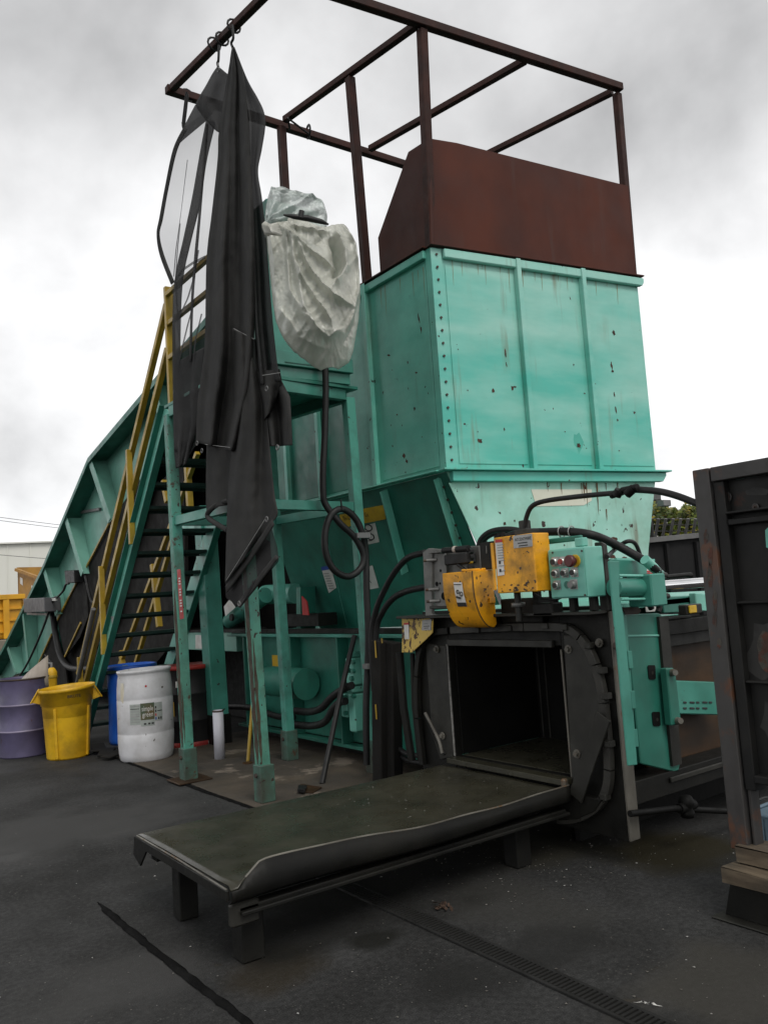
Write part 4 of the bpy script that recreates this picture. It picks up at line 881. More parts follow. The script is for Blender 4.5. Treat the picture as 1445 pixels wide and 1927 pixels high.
q = [PX(x, y, 4.15) for x, y in ((121, 1074), (139, 1073), (140, 1097), (123, 1098))]; prism('junction_box', m_rubber, cv, q, (.18, 0, 0), bevel=.01)
tube('cable', m_rubber, cv, spline([PX(a, b, 4.1) for a, b in ((130, 1098), (124, 1100), (119, 1112), (108, 1124), (100, 1130), (78, 1190), (52, 1248), (28, 1286))]), .022, 6)
prism('switch_plate', m_white, cv, [PX(x, y, 4.08) for x, y in ((97, 1126), (104, 1126), (104, 1131), (98, 1131))], (.04, 0, 0))
prism('faded_notice', M('pale_notice', (.30, .36, .34), .5), cv, [PX(x, y, XI-.012) for x, y in ((78, 1083), (82, 1084), (86, 1108), (82, 1110))], (-.004, 0, 0), bevel=0)
prism('scribble', m_plate, cv, [PX(x, y, XI-.006) for x, y in ((204, 942), (216, 938), (218, 952), (208, 956))], (-.003, 0, 0), bevel=0)
MB().prism([V(5.6, 9.35, 0), V(5.6, 20.5, 0), V(5.6, 18, 2.4), V(5.6, 14.7, 4.1), V(5.6, 9.35, 5.1)], (.04, 0, 0)).build('dark_backing', m_cloth, cv)  # black sheet added behind the stairs to close off the bright sky
# trestle column and tail supports
beam('support_column', m_green, cv, (4.03, 9.05, .012), (4.0, 9.1, 2.75), .20, .20, up=(0, 1, 0), bevel=.008)
box('column_foot', m_black, cv, 3.92, 4.14, 8.94, 9.16, .012, .34)
beam('cross_arm', m_hopside, cv, PX(345, 990, 4.0), PX(432, 985, 4.0), .12, .16)
for y in (13.5, 17.5, 21): beam('support_column', m_greendk, cv, (4.5, y, 0), (4.5, y, max(.5, 4.0-(y-12)*.36)), .16, .16, up=(0, 1, 0))

# ================================================================ BALER
bl_ = thing('baler', 'long dark green two ram baler body under the hopper with open bale chamber', 'baler', (4.6, 6, 0))
WX = 4.5
box('ram_housing', m_greendk, bl_, WX, 6.6, 4.95, 9.3, .17, 1.19, bevel=.01)
box('housing_flange', m_green, bl_, WX-.15, 6.7, 4.7, 9.4, 1.195, 1.225)
box('top_rail', m_black, bl_, WX-.09, WX-.0, 4.9, 9.4, 1.226, 1.275)
box('bottom_flange', m_greendk, bl_, WX-.10, WX-.002, 4.95, 9.3, .13, .165)
for px in (649, 560, 472, 735): y = PX(px, 1270, WX-.05).y; box('rib', m_greendk, bl_, WX-.13, WX-.002, y-.012, y+.012, .168, 1.193)
for y in (5.6, 7.2, 8.8): box('foot', m_black, bl_, WX+.15, WX+.4, y-.15, y+.15, .012, .168)
box('end_channel', m_cvside, bl_, WX-.02, WX+.12, 9.42, 13.2, 1.0, 1.235)
box('end_channel_top', m_black, bl_, WX-.04, WX+.4, 9.42, 13.2, 1.236, 1.27)
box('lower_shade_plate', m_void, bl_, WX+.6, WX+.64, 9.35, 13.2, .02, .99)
for a, b, mt in (((318, 1194), (343, 1215), m_sticker), ((368, 1195), (386, 1221), m_white), ((244, 1192), (262, 1222), m_white), ((270, 1190), (300, 1214), m_white)):
    prism('decal', mt, bl_, [PX(a[0], a[1], WX-.022), PX(b[0], a[1]+1, WX-.022), PX(b[0], b[1], WX-.022), PX(a[0], b[1], WX-.022)], (-.002, 0, 0), bevel=0)
text('The Louis', .07, PX(320.5, 1203, WX-.026), (0, -1, 0), (0, 0, 1), m_ink, bl_, squeeze=.8, shear=.2)
prism('decal', m_sticker, bl_, [PX(x, y, WX-.004) for x, y in ((512, 1233), (552, 1234), (553, 1257), (513, 1256))], (-.002, 0, 0), bevel=0)
text('Baler Co.', .07, PX(531, 1243, WX-.009), (0, -1, 0), (0, 0, 1), m_ink, bl_, squeeze=.7, shear=.2); text('* * * *', .07, PX(531, 1252, WX-.009), (0, -1, 0), (0, 0, 1), m_ink, bl_, squeeze=.9)
# pump motor and valve stack on the wall
c = PX(545, 1285, WX-.18); MB().tube([c+V(0, -.35, 0), c+V(0, .45, 0)], .16, 20).build('pump_motor', m_greendk, bl_)
mb = MB(); c = PX(547, 1300, WX-.35)
for dz in (-.05, .05): mb.disc(c+V(0, 0, dz), (-1, 0, 0), .045, 10, .05)
mb.build('pump_port', m_steel, bl_)
vx = WX-.14
vs = MB()
for px0, px1, py0, py1, t_ in ((655, 672, 1238, 1290, .12), (646, 660, 1305, 1350, .13), (660, 676, 1305, 1378, .18), (656, 671, 1290, 1304, .1), (660, 668, 1226, 1238, .1)):
    a, b = PX(px0, py0, vx), PX(px1, py1, vx); vs.box(vx-.04, vx+.137, min(a.y, b.y), max(a.y, b.y), min(a.z, b.z), max(a.z, b.z))
vs.build('valve_block', m_hopside, bl_, .012)
mb = MB()
for px, py in ((659, 1245), (667, 1246), (659, 1262), (667, 1263), (664, 1277), (651, 1312), (653, 1342), (668, 1310), (657, 1296)): mb.disc(PX(px, py, vx-.04), (-1, 0, 0), .022, 8, .03)
mb.build('valve_bolts', m_greendk, bl_, kind='stuff')
# cylinders on top of the housing
tube('hydraulic_cylinder', m_green, bl_, [PX(432, 1170, 4.75), PX(500, 1120, 4.75)], .10, 16)
MB().disc(PX(438, 1162, 4.62), (-1, 0, 0), .045, 12, .03).build('cylinder_pin', m_black, bl_)
tube('hydraulic_cylinder', m_hopside, bl_, [PX(500, 1119, 4.95), PX(558, 1117, 4.95)], .12, 16)
prism('cylinder_mount', m_greendk, bl_, [PX(x, y, 4.8) for x, y in ((557, 1105), (565, 1105), (566, 1190), (558, 1190))], (.2, 0, 0))
prism('red_tab', m_red, bl_, [PX(x, y, 4.7) for x, y in ((567, 1122), (576, 1132), (580, 1158), (569, 1158))], (.02, 0, 0))
prism('notice_card', m_white, bl_, [PX(x, y, 4.6) for x, y in ((421, 1142), (432, 1128), (443, 1143), (424, 1160))], (.004, 0, 0), bevel=0)
box('valve_manifold', m_black, bl_, 4.75, 5.0, 7.9, 8.8, 1.28, 1.42)
# ------- bale chamber
XT = 3.78; YE = 3.11
OY0, OY1, OZ0, OZ1 = 3.485, 4.54, .44, 1.212
XB = 4.62
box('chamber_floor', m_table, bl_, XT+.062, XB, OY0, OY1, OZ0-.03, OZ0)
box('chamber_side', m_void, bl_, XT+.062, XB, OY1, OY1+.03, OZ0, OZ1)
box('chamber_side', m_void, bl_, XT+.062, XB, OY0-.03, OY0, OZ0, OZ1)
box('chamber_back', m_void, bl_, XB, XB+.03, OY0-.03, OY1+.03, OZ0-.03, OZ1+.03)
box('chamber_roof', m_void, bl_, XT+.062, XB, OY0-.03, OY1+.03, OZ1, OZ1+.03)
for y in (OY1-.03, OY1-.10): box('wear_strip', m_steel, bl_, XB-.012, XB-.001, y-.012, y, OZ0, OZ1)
box('chamber_roof_plate', m_hopside, bl_, 3.95, 6.2, 3.30, 5.02, 1.40, 1.44)
box('roof_edge', m_black, bl_, 3.87, 3.948, 3.2, 4.93, 1.26, 1.44)
# end wall facing the yard
YW = 3.13
wp = lambda pts, y: [PY(a, b, y) for a, b in pts]
prism('end_pillar', m_green, bl_, wp(((1144, 1060), (1150, 1052), (1212, 1056), (1218, 1062), (1218, 1082), (1168, 1084), (1167, 1118), (1172, 1150), (1180, 1160), (1200, 1440), (1176, 1442)), YW), (0, .03, 0), bevel=.005)
prism('end_pillar', m_green, bl_, wp(((1146, 1056), (1166, 1056), (1166, 1120), (1174, 1160), (1200, 1440), (1183, 1442)), 2.93), (0, .014, 0), bevel=.004)
prism('end_plate', m_greendk, bl_, wp(((1176, 1156), (1240, 1154), (1248, 1160), (1250, 1200), (1262, 1300), (1280, 1440), (1276, 1455), (1206, 1438)), YW+.03), (0, .03, 0), bevel=.006)
beam('plate_seam', m_hopside, bl_, PY(1180, 1197, YW+.027), PY(1243, 1196, YW+.027), .01, .012)
mb = MB(); mb.beam(PY(1246, 1160, YW+.02), PY(1272, 1440, YW+.02), .02, .09, up=(1, 0, 0)); mb.build('plate_edge', m_steel, bl_)
for (x0, y0, x1, y1) in ((1218, 1252, 1232, 1279), (1226, 1340, 1241, 1367)):
    prism('slot', m_void, bl_, wp(((x0+2, y0), (x1-1, y0), (x1, y0+3), (x1+1, y1-2), (x1-2, y1), (x0+4, y1), (x0+2, y1-3), (x0, y0+3)), YW+.028), (0, -.004, 0), bevel=0)
    MB().disc(PY(x1-4, (y0+y1)/2+1, YW+.0235), (0, -1, 0), .011, 8).build('slot_bolt', m_steel, bl_)
prism('pillar_slot', m_void, bl_, wp(((1170, 1093), (1172, 1085), (1196, 1083), (1200, 1088), (1201, 1094)), YW-.002), (0, -.003, 0), bevel=0)
prism('rusty_patch', m_brush, bl_, wp(((1170, 1143), (1200, 1142), (1206, 1150), (1200, 1156), (1176, 1157)), YW-.004), (0, -.003, 0), bevel=0)
# tabs along the pillar edge
for py in (1225, 1300, 1372): prism('hinge_tab', m_green, bl_, wp(((1178+(py-1225)*.07, py), (1186+(py-1225)*.07, py), (1189+(py-1225)*.07, py+34), (1181+(py-1225)*.07, py+34)), YW-.002), (0, -.012, 0))
MB().tube([PY(1160, 1215, YW), PY(1160, 1215, YW-.08)], .02, 8).build('end_bolt', m_bolt, bl_)
box('end_wall', m_brush, bl_, 4.30, 6.2, 3.34, 3.37, .36, 1.30)
box('wall_header', m_black, bl_, 4.30, 6.2, 3.20, 3.335, 1.22, 1.31); box('wall_header', m_steel, bl_, 4.30, 6.2, 3.27, 3.335, 1.14, 1.215)
box('base_rail', m_black, bl_, 3.9, 6.2, 3.16, 3.335, .30, .43); box('base_rail_lip', m_steel, bl_, 4.25, 6.2, 3.14, 3.158, .37, .40)
prism('slide_arm', m_green, bl_, wp(((1270, 1281), (1350, 1284), (1356, 1346), (1275, 1344)), 3.22), (0, .08, 0), bevel=.006)
prism('arm_clamp', m_greendk, bl_, wp(((1254, 1258), (1268, 1257), (1272, 1268), (1282, 1356), (1278, 1364), (1264, 1366)), 3.09), (0, .05, 0), bevel=.006)
for px, py in ((1262, 1266), (1272, 1357)): MB().tube([PY(px, py, 3.10), PY(px+9, py, 3.05)], [.024, .018], 10).build('clamp_bolt', m_edge, bl_)
for k, py in enumerate((1322, 1333)): 
    for j in range(5-k): beam('stencil_mark', m_ink, bl_, PY(1286+j*12, py, 3.216), PY(1292+j*12+(j % 2)*3, py+.5, 3.216), .003, .012)
# ejector cylinder over the end wall
EY = 3.02
tube('ejector_cylinder', m_green, bl_, [PY(1155, 1106, EY), PY(1226, 1106, EY)], .054, 20)
for dz in (-.066, .066): tube('tie_rod', m_hopside, bl_, [PY(1158, 1106, EY)+V(0, -.03, dz), PY(1226, 1106, EY)+V(0, -.03, dz)], .008, 6)
a, b = PY(1222, 1080, EY-.08), PY(1246, 1140, EY-.08); box('cylinder_head', m_green, bl_, a.x, b.x+.05, EY-.085, EY+.085, b.z, a.z, bevel=.008)
xh = b.x+.05; zc = PY(1226, 1104, EY).z
MB().tube([V(xh, EY, zc), V(xh+.03, EY, zc), V(xh+.035, EY, zc)], [.06, .05, .03], 16).build('rod_gland', m_steel, bl_)
mb = MB()
for sy_ in (-1, 1):
    for sz in (-1, 1): mb.tube([V(xh, EY+.06*sy_, zc+.06*sz), V(xh+.04, EY+.06*sy_, zc+.06*sz)], .017, 8)
mb.build('head_bolts', m_steel, bl_)
tube('chrome_rod', m_chrome, bl_, [V(xh+.02, EY, zc), V(xh+.62, EY, zc)], .03, 16)
box('rod_bracket', m_black, bl_, xh-.02, xh+.6, 3.2, 3.33, 1.313, 1.33)
prism('guide_box', m_green, bl_, wp(((1246, 1124), (1318, 1120), (1322, 1150), (1250, 1154)), 3.3), (0, .3, 0), bevel=.005)
prism('guide_box_front', m_hopside, bl_, wp(((1308, 1116), (1330, 1118), (1333, 1150), (1312, 1150)), 3.24), (0, .05, 0), bevel=.005)
prism('warning_decal', m_white, bl_, wp(((1204, 1072), (1230, 1070), (1233, 1092), (1206, 1092)), 3.6), (0, .004, 0), bevel=0)
for k in range(4): beam('print_line', m_red, bl_, PY(1207, 1076+k*4.2, 3.597), PY(1229, 1075.5+k*4.2, 3.597), .003, .012)
prism('decal_backing', m_hopside, bl_, wp(((1160, 1050), (1232, 1052), (1234, 1160), (1170, 1160)), 3.61), (0, .02, 0), bevel=0)
prism('label_card', m_white, bl_, wp(((1212, 1122), (1240, 1120), (1238, 1150), (1216, 1152)), 3.2), (0, .004, 0), bevel=0)
tube('feed_hose', m_rubber, bl_, spline([PY(*p, 3.1) for p in ((1226, 1146), (1219, 1128), (1232, 1122), (1240, 1142), (1238, 1152))]), .018, 8)
mb = MB(); a, b = PY(1280, 1139, 3.1), PY(1312, 1154, 3.1); mb.box(a.x, b.x, 3.06, 3.12, b.z, a.z); mb.build('solenoid_valve', m_steel, bl_, .006)
a, b = PY(1296, 1140, 3.05), PY(1311, 1153, 3.05); box('solenoid_cap', m_sticker, bl_, a.x, b.x, 3.045, 3.058, b.z, a.z)
tube('control_lever', m_black, bl_, [PY(1250, 1086, 3.2), PY(1290, 1082, 3.2), PY(1300, 1083, 3.2)], [.014, .014, .02], 8)
# floor pipe and valve in the dark gap at the end
tube('floor_pipe', m_void, bl_, [PY(1185, 1532, 3.05), PY(1272, 1522, 3.05), PY(1420, 1530, 3.05)], .018, 10)
mb = MB(); c = PY(1292, 1515, 3.05); mb.lathe(c-V(0, 0, .07), [(0, 0), (.036, 0), (.04, .03), (.028, .05), (.045, .07), (.045, .09), (.03, .12), (0, .125)], 16); mb.tube([c-V(.07, 0, .01), c+V(.07, 0, -.01)], .028, 12)
mb.build('floor_valve', m_void, bl_)
box('gap_occluder', m_void, bl_, 3.95, 6.2, 3.62, 3.66, .003, .42); box('gap_occluder', m_void, bl_, 4.2, 4.24, 3.67, 4.9, .003, .40); box('chamber_base', m_void, bl_, 3.9, 6.2, 3.34, 4.9, .30, .335)  # upright plates added to block light in the gap under the body

# ================================================================ TYING FRAME
tf = thing('tying_frame', 'grimy black steel tying frame with curved wire track around the bale opening', 'frame', (XT, 4, 0))
box('frame_column', m_black, tf, XT, XT+.06, OY1+.002, 4.93, .14, 1.40); box('frame_column', m_black, tf, XT, XT+.06, YE, OY0-.002, .14, 1.40)
box('frame_header', m_black, tf, XT+.001, XT+.06, OY0, OY1, OZ1, 1.40); box('frame_sill', m_black, tf, XT+.001, XT+.06, OY0, OY1, .14, OZ0-.001)
box('top_ledge', m_steel, tf, XT-.14, XT+.12, YE+.002, 4.95, 1.401, 1.42)
box('header_bar', m_steel, tf, XT-.03, XT-.001, OY0+.05, OY1-.02, OZ1-.01, OZ1+.035)
box('sill_lip', m_table, tf, XT-.09, XT+.0, OY0-.01, OY1, OZ0-.035, OZ0)
m_bead = M('bright_weld_bead', (.26, .255, .24), .5, alt=(.12, .115, .1), ns=30, bump=.6, bs=90)
box('jamb_bead', m_bead, tf, XT-.012, XT-.001, OY1-.0, OY1+.016, OZ0, OZ1)
box('jamb_bead', m_edge, tf, XT-.016, XT-.001, OY0-.012, OY0, OZ0, OZ1-.02)
fx = lambda pts, x: [PX(a, b, x) for a, b in pts]
prism('side_plate', m_steel, tf, fx(((1060, 1196), (1078, 1194), (1100, 1215), (1120, 1255), (1131, 1300), (1136, 1345), (1130, 1392), (1082, 1498), (1076, 1470)), XT-.018), (.016, 0, 0), bevel=.004)
prism('side_plate', m_steel, tf, fx(((800, 1210), (841, 1216), (853, 1425), (828, 1430), (812, 1380)), XT-.012), (.01, 0, 0), bevel=.004)
trk = spline(fx(((850, 1186), (950, 1181), (1045, 1180), (1070, 1184), (1092, 1200), (1114, 1235), (1130, 1285), (1138, 1340), (1146, 1440), (1141, 1490), (1120, 1522), (1085, 1540), (1050, 1542)), XT-.035), 8)
def track(nm, mat, pts, w, h, groups):
    n_ = len(pts); tg = [(pts[min(i+1, n_-1)]-pts[max(i-1, 0)]).normalized() for i in range(n_)]
    cut = [round(n_*k/groups) for k in range(groups+1)]
    for g in range(groups):
        idx = list(range(cut[g], min(cut[g+1]+1, n_)))
        if len(idx) < 2: continue
        rows_ = []
        for j, i in enumerate(idx):
            s_ = V(0, tg[i].z, -tg[i].y)*w/2; p_ = pts[i]+(tg[i]*.004 if j == 0 else (-tg[i]*.004 if j == len(idx)-1 else V(0, 0, 0)))
            rows_.append([p_-s_+V(h/2, 0, 0), p_-s_-V(h/2, 0, 0), p_+s_-V(h/2, 0, 0), p_+s_+V(h/2, 0, 0), p_-s_+V(h/2, 0, 0)])
        mb_ = MB().grid(rows_, False); mb_.add(rows_[0][:4], [(0, 1, 2, 3)]); mb_.add(rows_[-1][:4], [(0, 1, 2, 3)]); mb_.build(nm, mat, tf, .003)
track('track_segment', M('track_steel', (.045, .043, .037), .5, alt=(.022, .021, .018), ns=6, dirt=.5, ds=6, dirtcol=(.012, .012, .01), bump=.2, spec=.3), trk, .05, .04, 9)
trl = spline(fx(((846, 1187), (815, 1192), (795, 1215), (786, 1265), (786, 1340), (796, 1440)), XT-.03), 8)
track('track_segment', m_black, trl, .045, .04, 5)
for px, py in ((1064, 1180), (1108, 1215), (1132, 1262), (1140, 1310), (1146, 1400), (1138, 1500), (960, 1182), (900, 1186), (1028, 1178)):
    p = PX(px, py, XT-.05); box('track_clip', m_steel, tf, p.x-.02, p.x+.03, p.y-.022, p.y+.022, p.z-.018, p.z+.018)
for px, py in ((1070, 1222), (1086, 1419), (833, 1385), (822, 1222), (1128, 1210)):
    p = PX(px, py, XT-.018); MB().disc(p, (-1, 0, 0), .026, 12, .006).disc(p-V(.007, 0, 0), (-1, 0, 0), .015, 6, .016).build('plate_bolt', m_edge, tf)
beam('gusset', m_steel, tf, PX(1136, 1348, XT-.08), PX(1083, 1502, XT-.08), .012, .10, up=(0, 1, 1))
prism('base_spout', m_black, tf, fx(((1045, 1498), (1075, 1488), (1100, 1500), (1130, 1505), (1140, 1495), (1118, 1528), (1085, 1542), (1050, 1545)), XT-.06), (.055, 0, 0), bevel=.006)
# right end edge plate
box('end_plate', m_edge, tf, XT-.004, XT+.082, YE-.018, YE-.001, .145, 1.412, bevel=.004)
prism('end_post', m_steel, tf, [V(XT-.01, YE-.012, 1.413), V(XT+.05, YE-.012, 1.413), V(XT+.035, YE-.012, 1.79), V(XT-.01, YE-.012, 1.81)], (0, .06, 0), bevel=.006)
# uprights and hoses at the far left of the frame
for px0, py0, px1, py1, w in ((752, 1228, 775, 1432, .05), (776, 1230, 790, 1430, .03), (800, 1345, 838, 1420, .02)):
    tube('guide_tube', m_black, tf, [PX(px0, py0, XT-.01), PX((px0+px1)/2-4, (py0+py1)/2, XT-.02), PX(px1, py1, XT-.01)], w*.6, 8)
tube('bent_wire_guide', m_edge, tf, spline(fx(((800, 1342), (812, 1365), (826, 1395), (832, 1418)), XT-.05)), .012, 8)
# clutter under the head
mb = MB()
for px0, px1, py0, py1, x in ((940, 1020, 1128, 1172, 3.72), (1000, 1040, 1136, 1160, 3.64), (860, 930, 1165, 1180, 3.7)):
    a, b = PX(px0, py0, x), PX(px1, py1, x); mb.box(x, x+.10, b.y, a.y, b.z, a.z)
mb.build('knotter_block', m_black, tf, .008)
c = PX(975, 1138, 3.62); tube('spindle', m_steel, tf, [c+V(0, 0, .1), c+V(0, 0, -.1)], .022, 10); MB().lathe(c-V(0, 0, .012), [(0, 0), (.042, 0), (.042, .024), (0, .024)], 16).build('spindle_nut', m_alu, tf)
for px in (1043, 1080, 1118, 1012): p = PX(px, 1140, 3.70); box('head_stay', m_black, tf, p.x-.02, p.x+.02, p.y-.022, p.y+.022, 1.421, 1.56)
tube('air_line', m_rubber, tf, spline(fx(((1006, 1118), (1020, 1126), (1045, 1128), (1060, 1122)), 3.66)), .008, 6)

# ------- wire tier head
wt = thing('wire_tier_head', 'yellow wire tier cabinet with round wheel guard above the bale opening', 'wire tier', (3.6, 4.1, 1.4))
def pbox(nm, mat, par, x, pL, pR, pT, pB, dep, bevel=.006):
    pc = (pT+pB)/2; y1 = PX(pL, pc, x).y; y0 = PX(pR, pc, x).y; z1 = PX((pL+pR)/2, pT, x).z; z0 = PX((pL+pR)/2, pB, x).z
    return box(nm, mat, par, x, x+dep, y0, y1, z0, z1, bevel=bevel), (y0, y1, z0, z1)
XC = 3.50
cabo, (cy0, cy1, cz0, cz1) = pbox('cabinet', m_yellow, wt, XC, 931.5, 1006.5, 1007, 1115.5, PY(1038, 1060, PX(1006.5, 1060, XC).y).x-XC)
box('cabinet_door_edge', m_yellow, wt, XC-.012, XC-.0, cy1-.004, cy1+.02, cz0+.02, cz1-.03)
def fl(a, b, x=XC): return PX(a, b, x)
prism('name_plate', m_plate, wt, [fl(966, 1008.5, XC-.003), fl(1001, 1004, XC-.003), fl(1002, 1028, XC-.003), fl(967, 1032, XC-.003)], (-.003, 0, 0), bevel=0)
text('ACCENTWIRE', .0265, fl(968.3, 1018.8, XC-.008), (0, -1, 0), (0, 0, 1), m_ink, wt, squeeze=.80)
beam('print_line', m_ink, wt, fl(974, 1022.5, XC-.007), fl(992, 1020.5, XC-.007), .002, .006); beam('print_line', m_ink, wt, fl(976, 1027.5, XC-.007), fl(993, 1025.5, XC-.007), .002, .006)
prism('warning_strip', m_white, wt, [fl(932, 1016, XC-.003), fl(944.5, 1014.5, XC-.003), fl(949.5, 1082, XC-.003), fl(937, 1084, XC-.003)], (-.003, 0, 0), bevel=0)
prism('warning_header', m_red, wt, [fl(932, 1016, XC-.007), fl(944.5, 1014.5, XC-.007), fl(945, 1020, XC-.007), fl(932.5, 1021.5, XC-.007)], (-.002, 0, 0), bevel=0)
for k in range(11):
    if k in (7, 9): continue
    a = fl(935.2+k*.38, 1026+k*4.9, XC-.007); beam('print_line', m_plate, wt, a, a-V(0, .055, 0), .003, .006)
for k in (1058, 1073): a = fl(938.6+(k-1058)*.07, k, XC-.008); box('pictogram', m_ink, wt, a.x-.001, a.x+.001, a.y-.014, a.y, a.z-.012, a.z+.006, bevel=0)
# wheel guard
gy0 = PX(897, 1100, 3.52).y
p_tl, p_b = PX(895, 1077, 3.52), PX(930, 1180, 3.52)
zt_, zb_ = PY(912, 1073, gy0).z, PY(931, 1181, gy0).z
xf, xb = 3.50, PY(931, 1120, gy0).x
prof = [V(xb, gy0, zt_), V(xf, gy0, zt_)]
for k in range(13):
    a = k/12*math.pi*.5; prof.append(V(xf+(xb-.02-xf)*(1-math.cos(a))**1.0, gy0, zt_-.10-(zt_-.10-zb_)*math.sin(a)))
prof.append(V(xb, gy0, zb_+.02))
gyl = PX(838, 1110, 3.52).y-gy0
prism('wheel_guard', m_yellow, wt, prof, (0, gyl, 0), bevel=.005)
beam('guard_lip', m_yellow, wt, V(xf-.004, gy0+gyl*.35, zt_+.008), V(xb, gy0-.002, zt_+.008), .02, .014)
tube('guard_seam', m_bolt, wt, [p+V(-.002, gyl*.03, 0) for p in prof[1:-1]], .0035, 5)
def gq(px, py):                                              # onto the curved guard, via its tangent plane
    return PX(px, py, xf-.004+max(0, (1108-1080)*0))
gs = []
for k in range(7):
    py = 1096+k*7.6; l, r = 853+k*1.1+max(0, k-3)*.8, 869+k*1.2+max(0, k-3)*.9
    za = PX(l, py, xf).z; a = math.asin(max(0, min(1, (zt_-.10-za)/(zt_-.10-zb_)))); x = xf+(xb-.02-xf)*(1-math.cos(a))-.005
    gs.append([PX(l, py, x), PX(r, py, x)])
MB().grid(gs, False).build('warning_sticker', m_white, wt)
q = [gs[5][0]-V(.003, 0, 0), gs[5][1]-V(.003, 0, 0), gs[6][1]-V(.003, 0, 0), gs[6][0]-V(.003, 0, 0)]
MB().add(q, [(0, 1, 2, 3)]).build('sticker_footer', m_ink, wt)
for px, py, r in ((861, 1114, .011), (867.5, 1118, .013)):
    za = PX(px, py, xf).z; a = math.asin(max(0, min(1, (zt_-.10-za)/(zt_-.10-zb_)))); c = PX(px, py, xf+(xb-.02-xf)*(1-math.cos(a))-.008)
    tube('pictogram', m_ink, wt, [c+V(0, r*math.cos(k*.524), r*math.sin(k*.524)) for k in range(13)], .003, 5)
c = gs[4][0]-V(.006, 0, 0); beam('pictogram', m_ink, wt, c+V(0, -.006, .01), c+V(0, -.05, .0), .003, .014); beam('print_line', m_ink, wt, gs[0][0]+V(-.004, -.006, -.014), gs[0][1]+V(-.004, .006, -.014), .002, .006)
box('guard_latch', m_yellow, wt, PY(920, 1130, gy0).x, PY(930, 1130, gy0).x, gy0-.012, gy0-.001, PY(925, 1135, gy0).z, PY(925, 1124, gy0).z, bevel=.002)
m_grease = M('grease_smear', (.05, .026, .006), .45, alt=(.025, .014, .005), ns=30)
rnd = random.Random(21)
def smear(mk, px, py, w, h):
    pts = [mk(px+math.cos(k*.698)*w*rnd.uniform(.5, 1.15), py+math.sin(k*.698)*h*rnd.uniform(.5, 1.15)) for k in range(9)]
    MB().add(pts, [list(range(9))]).build('grease_smear', m_grease, wt)
for i in range(26):
    px, py = rnd.gauss(972, 18), 1113-abs(rnd.gauss(0, 9)); w = rnd.uniform(.5, 2.2)
    if 939 < px < 1003: smear(lambda x, y: PX(x, min(y, 1114), XC-.0035), px, py, w*1.3, w)
for i in range(16):
    px, py = rnd.gauss(914, 7), rnd.gauss(1112, 14); smear(lambda x, y: PY(x, y, gy0-.0035), max(902, min(926, px)), max(1084, min(1160, py)), rnd.uniform(.4, 1.5), rnd.uniform(.6, 2.4))
for px, py in ((996, 1065), (997, 1082), (985, 1042), (955, 1040)): smear(lambda x, y: PX(x, y, XC-.0035), px, py, .9, .9)
# bracket plates with bolts, valve and cylinders
XP = 3.66
prism('bracket_frame', m_alu, wt, fx(((795, 1040), (805, 1032), (812, 1032), (812, 1155), (820, 1158), (800, 1160)), XP-.02), (.03, 0, 0), bevel=.004)
prism('bracket_frame', m_alu, wt, fx(((806, 1032), (832, 1034), (832, 1040), (806, 1042)), XP-.025), (.04, 0, 0), bevel=.004)
prism('bracket_plate', m_alu, wt, fx(((815, 1040), (838, 1042), (842, 1141), (818, 1141)), XP), (.012, 0, 0), bevel=.003)
prism('bracket_plate', m_alu, wt, fx(((836, 1030), (901, 1027), (905, 1080), (840, 1090)), XP+.04), (.012, 0, 0), bevel=.003)
prism('bracket_shelf', m_steel, wt, fx(((808, 1141), (850, 1141), (850, 1146), (808, 1146)), XP-.03), (.08, 0, 0))
for px, py in ((818, 1054), (822, 1109), (824, 1131)):
    p = PX(px, py, XP); tube('stud', m_alu, wt, [p+V(.0, -.02, 0), p+V(-.05, .03, 0)], .012, 8); MB().disc(p+V(-.05, .03, 0), (-1, .6, 0), .009, 8, .02).build('stud_tip', m_brush, wt)
for px, py, r in ((822, 1099, .016), (829, 1074, .010), (828, 1098, .008), (835, 1122, .026)): MB().disc(PX(px, py, XP-.001), (-1, 0, 0), r, 14, .002).build('plate_hole', m_void, wt)
tube('air_cylinder', m_rubber, wt, [PX(834, 1036, XP-.03), PX(854, 1034.5, XP-.03)], .02, 12); tube('air_cylinder', m_rubber, wt, [PX(860, 1034, XP-.03), PX(882, 1032, XP-.03)], .022, 12)
tube('cylinder_collar', m_beige, wt, [PX(855, 1034.2, XP-.03), PX(859.5, 1034, XP-.03)], .024, 12)
a, b = PX(836, 1045, XP-.05), PX(880, 1060, XP-.05); box('valve_body', m_rubber, wt, XP-.06, XP+.03, b.y, a.y, b.z, a.z, bevel=.008)
tube('valve_lever', m_rubber, wt, [PX(862, 1063, XP-.05), PX(876, 1073, XP-.05)], .012, 8)
for py in (1037, 1048, 1067): MB().disc(PX(887.5+(py-1037)*.06, py, XP-.0), (-1, 0, 0), .022, 12, .03).build('valve_knob', m_rubber, wt)
MB().disc(PX(888, 1057, XP), (-1, 0, 0), .014, 8, .025).build('brass_fitting', m_sticker, wt)
prism('dark_mount', m_black, wt, fx(((902, 1022), (927, 1018), (930, 1070), (905, 1072)), 3.62), (.12, 0, 0))
beam('mount_slot', m_alu, wt, PX(915, 1027, 3.615), PX(915.5, 1042, 3.615), .004, .006)
mb = MB(); a = PX(988, 984, 3.62); mb.box(3.58, 3.70, PX(998, 990, 3.62).y, PX(975, 990, 3.62).y, cz1+.001, PX(985, 996, 3.62).z); mb.box(3.61, 3.67, PX(989, 990, 3.62).y, PX(977, 990, 3.62).y, cz1, PX(985, 979, 3.62).z); mb.build('hose_inlet', m_steel, wt, .006)
